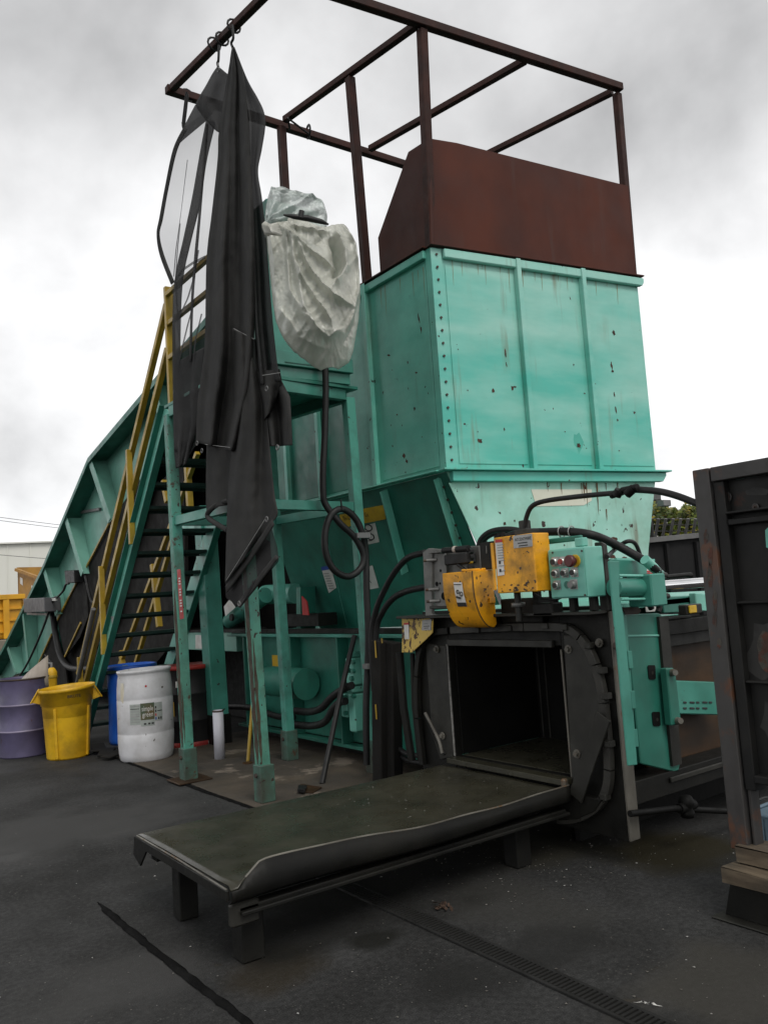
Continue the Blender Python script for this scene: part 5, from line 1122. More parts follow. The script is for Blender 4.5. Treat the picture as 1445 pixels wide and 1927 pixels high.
for px, py in ((938, 1004), (946, 1001), (933, 1007)): p = PX(px, py, 3.66); tube('cap_screw', m_black, wt, [V(p.x, p.y, cz1-.02), V(p.x, p.y, p.z)], .014, 8)

# ------- chipped corner guard
cg = thing('corner_guard', 'chipped pale yellow corner guard plate with rust at the left of the frame', 'guard plate', PX(785, 1228, 3.7))
XG = 3.70
prism('guard_plate', m_yellowp, cg, fx(((757, 1163), (815, 1160), (813.5, 1191), (803, 1202), (775, 1228), (757, 1228)), XG), (.008, 0, 0), bevel=.002)
prism('guard_return', m_yellowp, cg, [PX(757, 1163, XG), PX(757, 1228, XG), PX(757, 1228, XG)+V(.1, 0, 0), PX(757, 1163, XG)+V(.1, 0, 0)], (0, .006, 0), bevel=.001)
prism('name_plate', m_plate, cg, fx(((795, 1167), (812, 1165.5), (811, 1186), (794, 1186.5)), XG-.003), (-.003, 0, 0), bevel=0)
text('ACCENTWIRE', .0115, fl(796, 1175, XG-.008), (0, -1, 0), (0, 0, 1), m_ink, cg, squeeze=.72)
beam('print_line', m_ink, cg, fl(797, 1179, XG-.007), fl(808, 1178.4, XG-.007), .002, .004); beam('print_line', m_ink, cg, fl(798, 1182.5, XG-.007), fl(806, 1182, XG-.007), .002, .004)
prism('warning_strip', m_white, cg, fx(((760, 1173), (769, 1172), (770, 1203), (762, 1203)), XG-.003), (-.002, 0, 0), bevel=0)
prism('warning_header', m_red, cg, fx(((760, 1172.5), (769, 1172), (769, 1175.5), (760, 1176)), XG-.006), (-.002, 0, 0), bevel=0)

# ------- control box
cx_ = thing('control_box', 'teal push button control box with a red mushroom stop button', 'control box', (3.7, 3.5, 1.45))
XK = 3.60
kb_, (ky0, ky1, kz0, kz1) = pbox('enclosure', m_hopside, cx_, XK, 1033.5, 1103.5, 1031.5, 1126, PY(1138, 1080, PX(1103.5, 1080, XK).y).x-XK)
ll = [V(XK-.006, ky0+.008, kz0+.008), V(XK-.006, ky1-.008, kz0+.008), V(XK-.006, ky1-.008, kz1-.008), V(XK-.006, ky0+.008, kz1-.008)]
prism('door', m_hopside, cx_, ll, (.005, 0, 0), bevel=.002)
pbox('mount_arm', m_hopside, cx_, XK+.06, 1080, 1096, 1012, 1029, .05); pbox('mount_arm', m_greendk, cx_, XK+.09, 1005, 1092, 1012, 1022, .03)
KF = XK-.006
m_ring = M('bright_button_ring', (.55, .55, .53), .25, .6, alt=(.4, .4, .38))
def button(px, py, r, capm, cap_r, cap_l, ring=m_ring):
    r *= 1.12; cap_r *= 1.2
    p = PX(px, py, KF); n = V(-1, 0, 0)
    base = prism('legend_plate', m_plate, cx_, [p+V(-.0005, -r*1.15, -r*1.15), p+V(-.0005, r*1.15, -r*1.15), p+V(-.0005, r*1.15, r*1.25), p+V(-.0005, -r*1.15, r*1.25)], (-.002, 0, 0), bevel=0)
    bt = MB().tube([p+n*.002, p+n*.022, p+n*.026], [r, r, r*.8], 16).build('button', ring, cx_)
    MB().tube([p+n*.0265, p+n*(.026+cap_l)], [cap_r, cap_r*.95], 16).build('button_cap', capm, bt)
for px, py in ((1045.5, 1057.5), (1060, 1057)): button(px, py, .021, m_ink if px < 1050 else m_redlid, .014, .006)
p = PX(1083, 1055.5, KF); n_ = V(-1, 0, 0)
MB().disc(p+n_*.0005, n_, .036, 20, .008).build('stop_ring', m_sticker, cx_)
sb = MB().tube([p+n_*.009, p+n_*.035, p+n_*.036, p+n_*.058, p+n_*.062], [.018, .018, .034, .034, .028], 20).build('stop_button', M('dark_red_plastic', (.09, .012, .012), .4, alt=(.07, .01, .01)), cx_)
for px, py in ((1047, 1079.5), (1064, 1078.5), (1081.5, 1077.5), (1049, 1101.5)): button(px, py, .020, m_ink, .013, .005)
button(1080, 1100, .021, m_alu, .017, .01, m_galv)
MB().disc(PX(1067, 1100.5, KF-.001), n_, .021, 16, .003).build('blank_plug', m_greendk, cx_)
for px, py in ((1095, 1037), (1101, 1120), (1040, 1040)): MB().disc(PX(px, py, KF-.001), n_, .006, 8, .004).build('door_screw', m_bolt, cx_)

# ================================================================ RUN-OUT TABLE
tb = thing('bale_table', 'low heavy black steel run-out table with a warped raised lip', 'table', (2.6, 4.0, 0))
TZ = .385
tl = PZ(445, 1674, .365); tl2 = PZ(262, 1574, TZ)
nearY = 3.43; farY = 4.58
rows = []; lips = []
NX = 60
for i in range(NX+1):
    f = i/NX; x = 1.55+(3.69-1.55)*f
    lip = .0 if f < .02 else .085*min(1, (f-.02)/.05)
    warp = .012*math.sin(f*11+.5)+.008*math.sin(f*23)
    yn = nearY+.018*math.sin(f*9)
    zt_l = TZ+lip*(.55+.30*math.sin(f*5.2+.8))+warp*.4 if f > .02 else TZ-.015
    sag = .006*math.sin(f*7)
    row = [V(x, farY+.03, TZ-.075), V(x, farY+.02, TZ-.01), V(x, farY, TZ+sag*.3)]
    for k in range(1, 12): y = farY+(yn+.05-farY)*k/12; row.append(V(x, y, TZ+sag*math.sin(k/12*3.1)+.004*mn.noise(V(x*3, y*3, 1))))
    row += [V(x, yn+.022, TZ+.004), V(x, yn+.008, TZ+(zt_l-TZ)*.6), V(x, yn, zt_l)]
    rows.append(row); lips.append([V(x, yn-.006, zt_l-.001), V(x, yn-.010, TZ-.02), V(x, yn-.008, TZ-.055), V(x, yn+.02, TZ-.075)])
MB().grid(rows).build('top_plate', m_table, tb, solid=.008)
MB().grid(lips).build('lip_plate', m_black, tb, solid=.006)
rim = [V(r[-1].x, r[-1].y-.004, r[-1].z+.001) for r in rows[2:]]
tube('lip_edge', m_edge, tb, rim, .0055, 6)
prism('end_plate', m_black, tb, [V(1.545, farY+.03, TZ-.006), V(1.545, nearY+.005, TZ-.012), V(1.545, nearY+.005, TZ-.055), V(1.545, farY-.15, TZ-.055), V(1.545, farY-.05, TZ-.15), V(1.545, farY+.05, TZ-.11)], (-.012, 0, 0))
tube('end_edge', m_edge, tb, [V(1.54, farY, TZ-.002), V(1.54, 4.0, TZ-.002), V(1.54, nearY+.02, TZ-.012)], .005, 6)
box('side_channel', m_black, tb, 1.60, 3.68, nearY+.03, nearY+.10, .255, TZ-.105); box('side_channel_lip', m_black, tb, 1.60, 3.68, nearY+.0, nearY+.029, .25, .268)
box('side_channel', m_black, tb, 1.60, 3.68, farY-.12, farY-.04, .255, TZ-.012)
for x in (1.72, 2.7, 3.6): box('cross_member', m_black, tb, x-.03, x+.03, nearY+.101, farY-.121, .28, TZ-.012)
for x, y, w in ((1.70, 3.60, .055), (1.68, 4.28, .05), (3.40, 3.60, .055), (3.36, 4.35, .05)):
    box('leg', m_black, tb, x-w, x+w, y-w, y+w, .004, .254 if y < 4 else .254, bevel=.005)
box('leg_bracket', m_steel, tb, 1.56, 1.70, 3.46, 3.5, .20, .30, bevel=.01)
p = PX(1074, 1462, XT-.1); box('stop_lug', m_edge, tb, 3.66, 3.70, 3.44, 3.475, .40, .455, bevel=.01)
mb = MB(); rnd = random.Random(3)
for i in range(60): speck(mb, rnd.uniform(1.7, 3.6), rnd.uniform(3.6, 4.5), .004); 
for v in mb.v: v.z += TZ-.0
mb.build('metal_flecks', m_swarf, tb, kind='stuff')
# ================================================================ BLACK DOOR PANEL AT RIGHT
XD = 3.60
pn = thing('steel_door_panel', 'tall black framed steel panel with bolted ribs at the right edge, on a wooden base', 'panel', (XD, 2.2, 0))
D = lambda px, py, x=XD: PX(px, py, x)
yl = D(1303, 900).y; zt = D(1300, 886).z; yw = .11
m_panel = M('blackened_panel_steel', (.011, .011, .0105), .55, alt=(.006, .006, .006), ns=1.6, dirt=.6, ds=2, dirtcol=(.028, .027, .023), rust=.36, rs=1.9, rustcol=(.06, .022, .012), bump=.2, bs=25, spec=.25)
m_panelfr = M('rubbed_frame_steel', (.052, .049, .047), .5, alt=(.024, .022, .021), ns=4, stretch=(1, 1, .4), rust=.45, rs=3.5, rustcol=(.085, .036, .018), dirt=.6, bump=.15)
yr_ = .35
box('frame_post', m_panelfr, pn, XD, XD+.07, yl-.088, yl, .30, zt)
box('frame_header', m_panelfr, pn, XD, XD+.10, yr_, yl-.096, zt-.07, zt)
box('frame_return', m_panel, pn, XD+.015, XD+.10, yl-.15, yl-.097, .58, zt-.072)
zb1 = D(1395, 1462).z
box('panel_sheet', m_panel, pn, XD+.06, XD+.075, yr_, yl-.151, zb1, zt-.072, bevel=0)
for (px, py, h, dp) in ((1350, 985, .03, .05), (1350, 968, .012, .07), (1357, 1136, .012, .045), (1372, 1283, .012, .045), (1395, 1464, .035, .06)):
    z = D(px, py).z; box('cross_rib', m_panel, pn, XD+.06-dp, XD+.0595, yr_, yl-.155, z-h/2, z+h/2)
for px, py, r in ((1346.5, 948, .026), (1366, 936, .026), (1421, 954, .014)):
    p = D(px, py, XD+.05); tube('bolt_boss', m_panelfr, pn, [p+V(0, r*math.cos(k*.524), r*math.sin(k*.524)) for k in range(13)], .004, 5); MB().disc(p+V(.008, 0, 0), (-1, 0, 0), r*.8, 14, .012).disc(p-V(.005, 0, 0), (-1, 0, 0), r*.35, 8, .012).build('bolt', m_bolt, pn)
box('frame_foot', m_panelfr, pn, XD+.03, XD+.10, D(1406, 1500).y, yl-.097, .27, D(1390, 1428).z)
prism('green_mark', m_hopside, pn, [D(1440, 998, XD+.055), D(1446, 992, XD+.055), D(1452, 1035, XD+.055), D(1442, 1030, XD+.055)], (-.002, 0, 0), bevel=0)
def pspot(px, py, w, h, seed, mat, nm, x=XD+.058):
    rn_ = random.Random(seed); pts = []
    for k in range(15):
        a = k*2*math.pi/15; r_ = rn_.uniform(.65, 1.1); pts.append(D(px+math.cos(a)*w*r_, py+math.sin(a)*h*r_, x))
    MB().add(pts, [list(range(15))]).build(nm, mat, pn)
m_patch = M('flaking_rust', (.085, .03, .018), .8, alt=(.06, .055, .045), ns=16, lo=.46, hi=.54, dirt=.9, ds=9, dirtcol=(.018, .017, .015), bump=.4)
m_smut = M('dusty_smudge', (.028, .027, .025), .7, alt=(.014, .014, .013), ns=6, dirt=.6, dirtcol=(.012, .012, .011))
pspot(1440, 1228, 42, 62, 1, m_smut, 'smudge', XD+.0592); pspot(1447, 1222, 26, 44, 2, m_patch, 'rust_patch'); pspot(1450, 1360, 20, 42, 3, m_smut, 'smudge'); pspot(1428, 925, 26, 10, 4, m_smut, 'smudge'); pspot(1380, 1240, 10, 30, 5, m_smut, 'smudge')
for i, (py, h) in enumerate(((1010, 14), (1046, 22), (1085, 30), (1130, 26), (1165, 16), (1210, 12))): pspot(1316+(py-900)*.108+(i % 2)*4, py, 5, h, 10+i, m_patch, 'rust_patch', XD-.0015)
box('rear_rail', m_black, pn, XD+.25, XD+.33, yr_, yl+.1, D(1420, 1445).z-.03, D(1420, 1445).z+.03); box('rear_rail', m_steel, pn, XD+.24, XD+.33, yr_, yl+.1, D(1420, 1470).z-.02, D(1420, 1470).z+.015)
def plank(x, px0, py0, w, h, lab, seed):
    p = PX(px0, py0, x); rn_ = random.Random(seed); rows = []
    prof = [(0, 0), (w, 0), (w, -h), (0, -h)]
    for k in range(9):
        y = p.y-k*(p.y-.35)/8; j = lambda: rn_.uniform(-.004, .004)
        rows.append([V(x+a+j(), y, p.z+b_+j()) for a, b_ in prof+prof[:1]])
    mb = MB().grid(rows, False); mb.add(rows[0][:4], [(0, 1, 2, 3)]); mb.add(rows[-1][:4], [(0, 1, 2, 3)])
    o = mb.build('timber_plank', m_wood); tag(o, lab, 'plank', 'timber planks under the black panel'); return o
plank(XD-.03, 1383, 1592, .16, .075, 'upper splintered timber plank under the black panel', 1)
plank(XD-.12, 1356, 1633, .22, .065, 'lower timber plank resting on the black foot bracket', 2)
fb = thing('foot_bracket', 'black triangular steel foot under the lower plank at right', 'bracket', PZ(1365, 1715, 0))
xq = XD-.06; q0 = PX(1373, 1664, xq); 
prism('web', m_black, fb, [V(xq, q0.y, q0.z), V(xq, q0.y+.04, .012), V(xq, q0.y-.3, .012), V(xq, q0.y-.3, q0.z)], (.012, 0, 0))
box('sole_plate', m_steel, fb, xq-.06, xq+.2, q0.y-.32, q0.y+.075, .003, .0118)
cr = thing('plastic_tray', 'pale blue plastic tray with a wire handle behind the panel planks', 'tray', (4.1, 2.2, .25))
p0 = PX(1408, 1530, 4.0); 
prism('body', m_crate, cr, [V(4.0, p0.y, p0.z), V(4.0, p0.y-.5, p0.z), V(4.0, p0.y-.48, p0.z-.2), V(4.0, p0.y-.02, p0.z-.2)], (.35, 0, 0), bevel=.01)
tube('rim', m_crate, cr, [V(3.99, p0.y+.01, p0.z), V(3.99, p0.y-.52, p0.z), V(4.37, p0.y-.52, p0.z), V(4.37, p0.y+.01, p0.z), V(3.99, p0.y+.01, p0.z)], .012, 6)
tube('handle', m_galv, cr, spline([V(3.99, p0.y, p0.z), V(4.0, p0.y-.1, p0.z+.09), V(4.0, p0.y-.3, p0.z+.1), V(3.99, p0.y-.48, p0.z)], 6), .007, 6)
for k in range(8): box('slat', m_crate, cr, 3.992, 3.999, p0.y-.08-k*.05, p0.y-.055-k*.05, p0.z-.18, p0.z-.02, bevel=0)
box('tray_stand', m_black, cr, 4.02, 4.33, p0.y-.45, p0.y-.05, .003, p0.z-.201)

# ================================================================ DRUMS AND BINS
def g_at(px, py, r):                                          # centre of a round thing whose nearest ground point is seen at the pixel
    p = PZ(px, py); d = V(p.x, p.y, 0).normalized(); return p+d*r
dr = lambda r, h, hoops: None
def steel_drum(c, r, h):
    pr = [(0, .02), (r-.012, .02), (r-.004, 0), (r, .012), (r, .02)]
    for z in (h*.333, h*.667): pr += [(r, z-.02), (r+.010, z-.006), (r+.010, z+.006), (r, z+.02)]
    pr += [(r, h-.02), (r+.006, h-.010), (r+.006, h), (r-.006, h+.002), (r-.012, h-.02)]
    return pr
c = g_at(47, 1427, .275); t = thing('steel_drum', 'faded purple open steel drum at the far left', 'drum', c)
pr = steel_drum(c, .275, .885); MB().lathe(c, pr+[(.262, .3), (0, .28)], 48).build('body', m_purple, t)
MB().lathe(c, [(.277, .868), (.284, .876), (.284, .888), (.27, .89), (.268, .875)], 48).build('rim', m_bolt, t)
for z in (.295, .59): MB().lathe(c, [(.2755, z-.016), (.287, z-.004), (.287, z+.006), (.2755, z+.016)], 48).build('hoop', M('pale_purple_hoop', (.26, .23, .33), .45), t)
cP = c
a = PP(38, 1281, c, (.59, .81, 0)); b_ = PP(91, 1233, c, (.59, .81, 0)); d2 = PP(92, 1278, c, (.59, .81, 0))
o = MB().grid([[a.lerp(b_, k/6)+V(-.03, -.04, 0)*math.sin(k/6*3)*1.0 for k in range(7)], [a.lerp(d2, k/6)+V(-.07, -.09, 0)*math.sin(k/6*3) -V(0, 0, .0) for k in range(7)], [a.lerp(d2, k/6)-V(0, 0, .12) for k in range(7)]]).build('plastic_scoop', m_beige, solid=.006)
tag(o, 'beige curved plastic scoop piece sticking out of the purple drum', 'scoop')
t = thing('gas_bottle', 'small yellow gas bottle with valve behind the purple drum', 'bottle', PZ(101, 1402)); c = t.location.copy()
ztp = PP(102, 1256, c, (.59, .81, 0)).z
MB().lathe(c, [(0, 0), (.055, 0), (.06, .02), (.06, ztp-.14), (.064, ztp-.12), (.064, ztp-.06), (.04, ztp-.015), (.02, ztp), (0, ztp)], 28).build('bottle', m_can, t)
MB().lathe(c, [(.065, ztp-.13), (.068, ztp-.12), (.068, ztp-.105), (.065, ztp-.095)], 28).build('collar', m_rail, t); tube('valve', m_galv, t, [c+V(0, 0, ztp), c+V(0, 0, ztp+.05), c+V(-.05, .05, ztp+.06)], .02, 8)
tube('trigger', m_rubber, t, [c+V(0, 0, ztp+.05), c+V(-.06, .08, ztp+.16)], .018, 6)
# yellow bin
c = g_at(129, 1431, .235); t = thing('rubbish_bin', 'dirty yellow round plastic rubbish bin with moulded handles', 'bin', c); hB = .78
def dent(p, a): 
    k = math.cos(a*2+.6)*.006*(p.z/hB); p.x *= 1+k; p.y *= 1-k; p.z += (p.x*.055 if p.z > .5 else 0); return p
pr = [(0, .012), (.20, .012), (.222, 0), (.228, .02), (.262, .585), (.266, .60), (.278, .605), (.285, hB-.04), (.305, hB-.035), (.306, hB), (.290, hB+.002), (.278, hB-.03), (.222, .06), (0, .05)]
MB().lathe(c, pr, 56, dent).build('body', m_can, t)
vd = V(-c.x, -c.y, 0).normalized(); rt_ = V(-vd.y, vd.x, 0)
if rt_.dot(V(1, -1, 0)) < 0: rt_ = -rt_
for s_ in (-1, 1):
    h0 = c+rt_*s_*.30
    prism('handle', m_can, t, [h0+V(0, 0, hB-.005)-vd*.09, h0+V(0, 0, hB-.005)+vd*.09, h0+rt_*s_*.085+V(0, 0, hB-.15)+vd*.055, h0+rt_*s_*.085+V(0, 0, hB-.15)-vd*.055], -rt_*s_*.02, bevel=.006)
    prism('handle_web', m_can, t, [h0-rt_*s_*.02+V(0, 0, hB-.02)+vd*.06, h0+rt_*s_*.07+V(0, 0, hB-.14)+vd*.05, h0-rt_*s_*.03+V(0, 0, hB-.17)+vd*.05], -vd*.012, bevel=.002)
for k in (-.5, 1.0):
    a_ = math.atan2(vd.y, vd.x)+k; e_ = V(math.cos(a_), math.sin(a_), 0); beam('moulded_rib', m_can, t, c+e_*.236+V(0, 0, .02), c+e_*.266+V(0, 0, .56), .03, .02, up=e_)
a_ = math.atan2(vd.y, vd.x)+.12
def on_cyl(mb_c, r, ang, z): return mb_c+V(math.cos(ang)*r, math.sin(ang)*r, z)
def wrap_text(body, size, cc, r, ang0, z, mat, parent, squeeze=1.0, shear=0, slope=0):
    o = text(body, size, (0, 0, 0), (1, 0, 0), (0, 1, 0), mat, parent, 'CENTER', squeeze=squeeze, shear=shear)
    o0 = root_loc(parent)
    for v in o.data.vertices:
        p = v.co+o0; aa = ang0 + p.x/r; rr = r+slope*p.y
        v.co = on_cyl(cc, rr, aa, z+p.y)-o0
    return o
wrap_text('BRUTE', .045, c, .2905, a_+.15, hB-.105, m_ink, t, squeeze=1.1)
# blue crushed drum
cW = g_at(277, 1437, .295)
c = cW+V(-.42, .30, 0)*1.0; c = PZ(238, 1405)+V(.30, .41, 0)*.6
t = thing('plastic_drum', 'crushed bright blue plastic drum standing behind the white drum', 'drum', c)
def crush(p, a):
    f = math.exp(-((p.z-.17)/.13)**2); d = V(p.x, p.y, 0)
    k = .30*f*max(0, math.cos(a-math.atan2(-c.y, -c.x)-.5)); p.x *= 1-k; p.y *= 1-k
    p.x *= 1+.03*math.sin(a*3+p.z*6); p.y *= 1+.03*math.cos(a*2+p.z*5); return p
hb = .93
pr = [(0, .015), (.24, .012), (.27, .0), (.285, .03), (.29, .15), (.292, .3), (.292, hb-.25), (.285, hb-.09), (.29, hb-.05), (.305, hb-.03), (.305, hb), (.285, hb+.004), (.27, hb-.025), (.1, hb-.03), (0, hb-.03)]
prr = []
for i in range(len(pr)-1):
    n_ = 4 if abs(pr[i+1][1]-pr[i][1]) > .1 else 1
    for k in range(n_): prr.append((pr[i][0]+(pr[i+1][0]-pr[i][0])*k/n_, pr[i][1]+(pr[i+1][1]-pr[i][1])*k/n_))
MB().lathe(c, prr+[pr[-1]], 56, crush).build('body', m_bdrum, t)
MB().disc(c+V(-.05, .1, hb-.029), (0, 0, 1), .035, 14, .02).build('bung', m_crate, t)
prism('top_label', m_plate, t, [c+V(-.15, -.16, hb-.0285), c+V(.1, -.23, hb-.0285), c+V(.16, -.06, hb-.0285), c+V(-.09, .0, hb-.0285)], (0, 0, .004), bevel=0)
# white drum
c = cW; t = thing('plastic_drum', 'white plastic drum with a green cleaner label and torn sticker', 'drum', c); hw = .955
def tilt(p, a):
    p.z += (.018*p.x-.02*p.y)*(p.z/hw); k = .008*math.sin(a*3+p.z*4); p.x *= 1+k; p.y *= 1+k; return p
rw = .292
pr = [(0, .012), (.22, .01), (.25, 0), (.272, .02), (.283, .08), (rw, .20), (rw, .285), (rw-.004, .295), (rw, .305), (rw, .64), (rw-.004, .65), (rw, .66), (rw-.004, .76), (.278, .86), (.270, hw-.055), (.276, hw-.035), (.285, hw-.025), (.285, hw-.003), (.27, hw), (.258, hw-.02), (.1, hw-.025), (0, hw-.025)]
MB().lathe(c, pr, 64, tilt).build('body', m_wdrum, t)
vd = V(-c.x, -c.y, 0).normalized(); av = math.atan2(vd.y, vd.x)
def patch(nm, mat, a0_, a1_, z0_, z1_, r=None, shear_=0):
    rows = [[on_cyl(c, (r or rw+.004), av+a0_+(a1_-a0_)*k/10, z+shear_*(k/10)) for k in range(11)] for z in (z0_, z1_)]
    return MB().grid(rows).build(nm, mat, t)
m_lbl = M('grey_green_label', (.36, .39, .36), .5, alt=(.30, .33, .31), ns=20); m_lblg = M('dark_green_label', (.03, .09, .06), .5, alt=(.12, .09, .04), ns=8)
patch('label', m_lbl, -.55, -.17, .40, .61, shear_=.0); patch('label', m_lbl, .32, .62, .42, .61); patch('label', m_lbl, -.165, .315, .38, .44)
patch('label', m_lblg, -.165, .315, .443, .615)
wrap_text('simple', .075, c, rw+.009, av+.075, .535, m_white, t, squeeze=.62); wrap_text('green', .075, c, rw+.009, av+.085, .475, m_white, t, squeeze=.66)
for k in range(7): patch('print_line', m_plate if k != 5 else m_ink, -.52, -.2, .425+k*.027, .431+k*.027+(.008 if k == 2 else 0), rw+.007)
for k in range(4): patch('print_block', (m_bluep, m_red, m_ink, m_bolt)[k], .34, .385, .435+k*.038, .46+k*.038, rw+.007)
patch('print_line', m_ink, .42, .6, .52, .528, rw+.007)
for a0_ in (-.06, .08, .2): patch('print_block', m_ink, a0_, a0_+.08, .395, .412, rw+.007)
for a0_ in (.44, .53): patch('print_block', m_ink, a0_, a0_+.05, .435, .46, rw+.007)
m_torn = M('torn_paper', (.62, .58, .47), .7, alt=(.52, .46, .34), ns=9)
q = [(-.98, .83), (-.80, .83), (-.79, .70), (-.84, .62), (-.95, .625), (-.99, .66)]
MB().add([on_cyl(c, (.284 if z < .75 else .2815)+.006+.004*(i % 2), av+a_2, z) for i, (a_2, z) in enumerate(q)], [list(range(6))]).build('torn_sticker', m_torn, t)
MB().disc(on_cyl(c, .289, av+.05, .79), on_cyl(V(0, 0, 0), 1, av+.05, 0), .011, 10, .002).build('red_spot', m_red, t)
# black drum with red lid
c = g_at(360, 1408, .28); t = thing('steel_drum', 'black steel drum with a red lid behind the rusty post', 'drum', c)
MB().lathe(c, [(0, .0), (.27, .0), (.28, .06)] + steel_drum(c, .278, .90)[5:], 44).build('body', m_kdrum, t)
MB().lathe(c, [(.282, .0), (.288, .012), (.288, .055), (.282, .06)], 44).build('base_band', m_redlid, t)
MB().lathe(c, [(0, .915), (.25, .915), (.285, .92), (.296, .91), (.296, .875), (.285, .87)], 44).build('lid', m_redlid, t)
vd = V(-c.x, -c.y, 0).normalized(); av = math.atan2(vd.y, vd.x)
def patch2(nm, mat, a0_, a1_, z0_, z1_, r=.292): return MB().grid([[on_cyl(c, r, av+a0_+(a1_-a0_)*k/6, z) for k in range(7)] for z in (z0_, z1_)]).build(nm, mat, t)
patch2('label', m_sticker, -.95, -.62, .36, .52); patch2('label', m_white, -.52, -.40, .68, .75); patch2('label', m_white, .72, .9, .02, .05, .291)
# pvc pipe offcut
c = g_at(414, 1432, .055); t = thing('pvc_pipe', 'short pale grey pvc pipe standing on the concrete pad', 'pipe', c+V(0, 0, .012))
MB().lathe(c+V(0, 0, .012), [(.050, 0), (.055, 0), (.055, .49), (.050, .49), (.050, 0)], 28).build('tube', m_pvc, t)
MB().lathe(c+V(0, 0, .012), [(.0505, .47), (.0565, .475), (.0565, .491), (.0505, .491)], 28).build('cut_end', m_bolt, t)
# black flat scraps between bin and drum
mb = MB(); rnd = random.Random(9)
for px, py, w, h in ((185, 1416, .16, .05), (200, 1424, .12, .04), (215, 1428, .13, .05), (205, 1418, .2, .03)):
    p = PZ(px, py); a_ = rnd.uniform(0, 3); mb.beam(p+V(math.cos(a_), math.sin(a_), 0)*-w+V(0, 0, .035), p+V(math.cos(a_), math.sin(a_), 0)*w+V(0, 0, .02+h), .16, .02)
tag(mb.build('rubber_scrap', m_cloth, bevel=.006), 'crumpled black rubber scraps on the ground between yellow bin and white drum', 'scrap')

# ================================================================ POSTS, RODS
t = thing('guard_post', 'pair of black timber guard posts with yellow chips beside the hose leg', 'post', PZ(722, 1456))
for (px0, px1, pyt, pyb, dx_) in ((706, 724, 1205, 1456, .0), (727, 747, 1208, 1456, .06)):
    x_ = 4.02+dx_; a = PX((px0+px1)/2, pyt, x_); b = PX((px0+px1)/2+2, pyb, x_); wd_ = abs(PX(px0, 1300, x_).y-PX(px1, 1300, x_).y)
    beam('post', m_cloth, t, (b.x, b.y, .012), (a.x, a.y, a.z), .10, wd_*.95, up=(0, 1, 0), bevel=.008)
for px, py, l_ in ((707, 1222, .07), (708, 1340, .06), (719, 1206, .02)):
    p = PX(px, py, 3.966); box('paint_chip', m_rail, t, p.x-.004, p.x-.001, p.y-.008, p.y+.008, p.z-l_, p.z+l_, bevel=0)
o = MB().tube([PX(667, 1196, 4.33), PX(640, 1310, 4.1), PX(606, 1476, 3.72)], .024, 10).build('leaning_bar', m_rubber); tag(o, 'black round bar leaning from the floor plate to the green leg', 'bar')
t = thing('floor_plate', 'small rusty plate on the concrete at the foot of the leaning bar', 'plate', PZ(590, 1484))
q = [PZ(*p, .014) for p in ((566, 1478), (606, 1484), (588, 1494), (560, 1492))]; prism('plate', m_brush, t, q, (0, 0, .012)); prism('hinge', m_rubber, t, [PZ(*p, .027) for p in ((562, 1484), (578, 1485), (574, 1493), (560, 1492))], (0, 0, .03))
o = MB().tube([PX(484, 1215, 4.0), PX(466, 1436, 3.75)], .018, 8).build('thin_rod', m_rail); tag(o, 'thin greenish rod standing between the rusty leg and the housing', 'rod')
o = MB().disc(PZ(466, 1437, .0125), (0, 0, 1), .05, 12, .01).build('rod_foot', m_brush); o.parent = None; tag(o, 'small dark round foot under the thin rod on the pad', 'foot')

# ================================================================ HOSES
def hose(lab, pts, r, mat=m_rubber, name='hydraulic_hose', grp=None, n=10):
    o = MB().tube(spline(pts, 8), r, n).build(name, mat); return tag(o, lab, 'hose' if 'hose' in name else 'cable', grp)
T = lambda l, x: [PX(a, b, x) for a, b in l]
Ty = lambda l, y: [PY(a, b, y) for a, b in l]
cyy = 6.08
pts = Ty(((612, 690), (613, 740), (611, 820), (608, 880), (608, 925), (613, 950)), cyy) + Ty(((640, 985), (668, 1012), (684, 1045), (678, 1070), (655, 1085), (628, 1072), (613, 1040), (612, 1000), (624, 968), (645, 958), (668, 975), (682, 1005)), cyy-.03) + Ty(((688, 1040), (690, 1120), (693, 1190)), cyy)+Ty(((692, 1250), (689, 1330), (690, 1440)), cyy+.04)
t = thing('power_cable', 'thick black cable looped in a coil and strapped down the green tower leg', 'cable', PY(612, 950, cyy))
tube('cable', m_rubber, t, spline(pts, 8), .030, 12)
p = PY(685, 1009, cyy-.05); box('clamp', m_galv, t, p.x-.09, p.x+.05, p.y-.03, p.y+.02, p.z-.02, p.z+.03)
p = PY(697, 1253, cyy); box('clamp', m_galv, t, p.x-.06, p.x+.07, p.y-.04, p.y+.04, p.z-.025, p.z+.02)
tube('tie', m_rubber, t, Ty(((641, 940), (644, 960)), cyy-.06), .008, 6)
hose('upper black hose curving from the tier bracket down behind the leg', T(((800, 1040), (768, 1050), (742, 1078), (720, 1118), (706, 1155), (699, 1205), (704, 1300)), 4.0), .026, grp='hoses left of the tier')
hose('lower black hose curving from the tier bracket down behind the leg', T(((806, 1104), (765, 1113), (738, 1128), (718, 1156), (708, 1190), (706, 1290)), 4.02), .026, grp='hoses left of the tier')
hose('black hose arching from the yellow cabinet to the black panel', T(((988, 992), (991, 972), (1002, 952), (1030, 942), (1100, 933), (1165, 927)), 3.62), .015)
t = thing('hose_coupling', 'pair of black hose couplings in mid span over the hopper front', 'coupling', PX(1185, 925, 3.6))
for a, b, r in (((1150, 932), (1172, 925), .02), ((1160, 933), (1166, 922), .026), ((1170, 923), (1196, 918), .018), ((1180, 930), (1192, 919), .026), ((1186, 920), (1200, 917), .02)):
    tube('fitting', m_black, t, T((a, b), 3.6), r, 8)
hose('black hose continuing from the coupling into the black panel post', T(((1190, 921), (1235, 924), (1270, 932), (1305, 945), (1330, 955)), 3.62), .018)
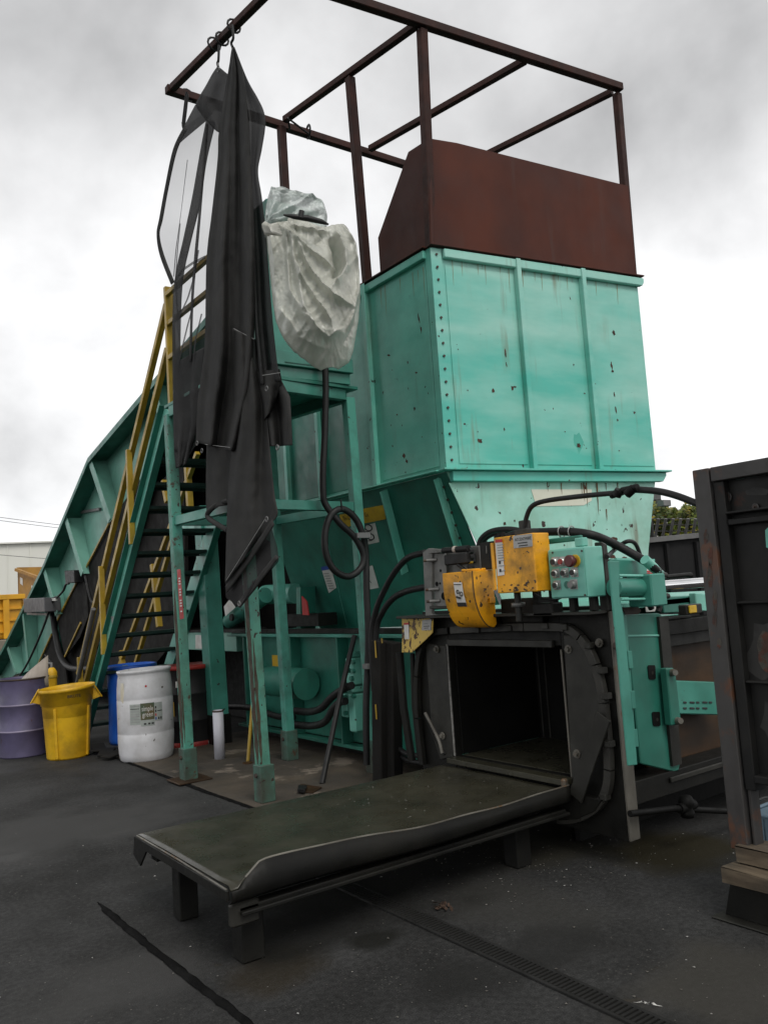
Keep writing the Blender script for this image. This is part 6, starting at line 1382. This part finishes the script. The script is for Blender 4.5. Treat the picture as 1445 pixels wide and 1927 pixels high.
pts = T(((940, 1018), (975, 1004), (1030, 1001), (1075, 1001)), 3.80)+T(((1118, 1008),), 3.85)+[PY(1160, 1026, 3.2), PY(1200, 1048, 3.1), PY(1222, 1062, EY), PY(1238, 1076, EY)]
t = thing('ejector_hose', 'thick black hydraulic hose with teal fitting running to the cylinder', 'hose', PY(1236, 1078, EY))
tube('hose', m_rubber, t, spline(pts, 8), .026, 12)
tube('collar', m_hopside, t, [PY(1213, 1053, EY), PY(1229, 1068, EY), PY(1236, 1075, EY)], [.030, .030, .027], 12); tube('elbow', m_green, t, [PY(1235, 1074, EY), PY(1243, 1080, EY), PY(1243, 1086, EY)], [.024, .025, .024], 10)
tube('wire_tie', m_plate, t, [PX(1057, 1001, 3.80)+V(0, -.0, 0)+V(.034*math.cos(k*.524), 0, .034*math.sin(k*.524)) for k in range(13)], .004, 5); tube('wire_tie', m_plate, t, [PX(1076, 1001, 3.80)+V(.034*math.cos(k*.524), 0, .034*math.sin(k*.524)) for k in range(13)], .004, 5)
hose('thin black hose looping behind the control box', [PX(1142, 1048, 3.75), PY(1162, 1030, 3.3), PY(1180, 1019, 3.25), PY(1194, 1022, 3.25), PY(1203, 1040, 3.25), PY(1208, 1062, 3.25)], .013)
hose('black hose rising in a loop behind the grey bracket', T(((900, 1032), (906, 1014), (925, 1000), (955, 996), (985, 1000)), 3.9), .02, grp='hoses behind the tier head')
hose('second black hose tucked under the loop behind the bracket', T(((906, 1030), (916, 1012), (940, 1003), (975, 1006)), 3.92), .016, grp='hoses behind the tier head')
hose('upper bent hose under the ram housing leading to the valves', T(((556, 1338), (580, 1340), (603, 1334), (625, 1312), (648, 1296), (662, 1290)), 4.2), .036, grp='hoses under the housing')
hose('lower bent hose under the ram housing leading to the valves', T(((550, 1364), (588, 1366), (612, 1358), (626, 1335), (640, 1322), (650, 1320)), 4.2), .036, grp='hoses under the housing')
hose('outer dark hose lying behind the frame foot by the table', T(((736, 1390), (752, 1410), (770, 1420), (800, 1424)), 4.1), .022, grp='hoses behind the frame foot')
hose('inner dark hose lying behind the frame foot by the table', T(((740, 1400), (756, 1424), (778, 1434), (805, 1436)), 4.12), .022, grp='hoses behind the frame foot')
hose('dark pipe run along the foot of the ram housing', T(((424, 1330), (470, 1332), (520, 1348), (552, 1350)), 4.35), .035, name='floor_hose')
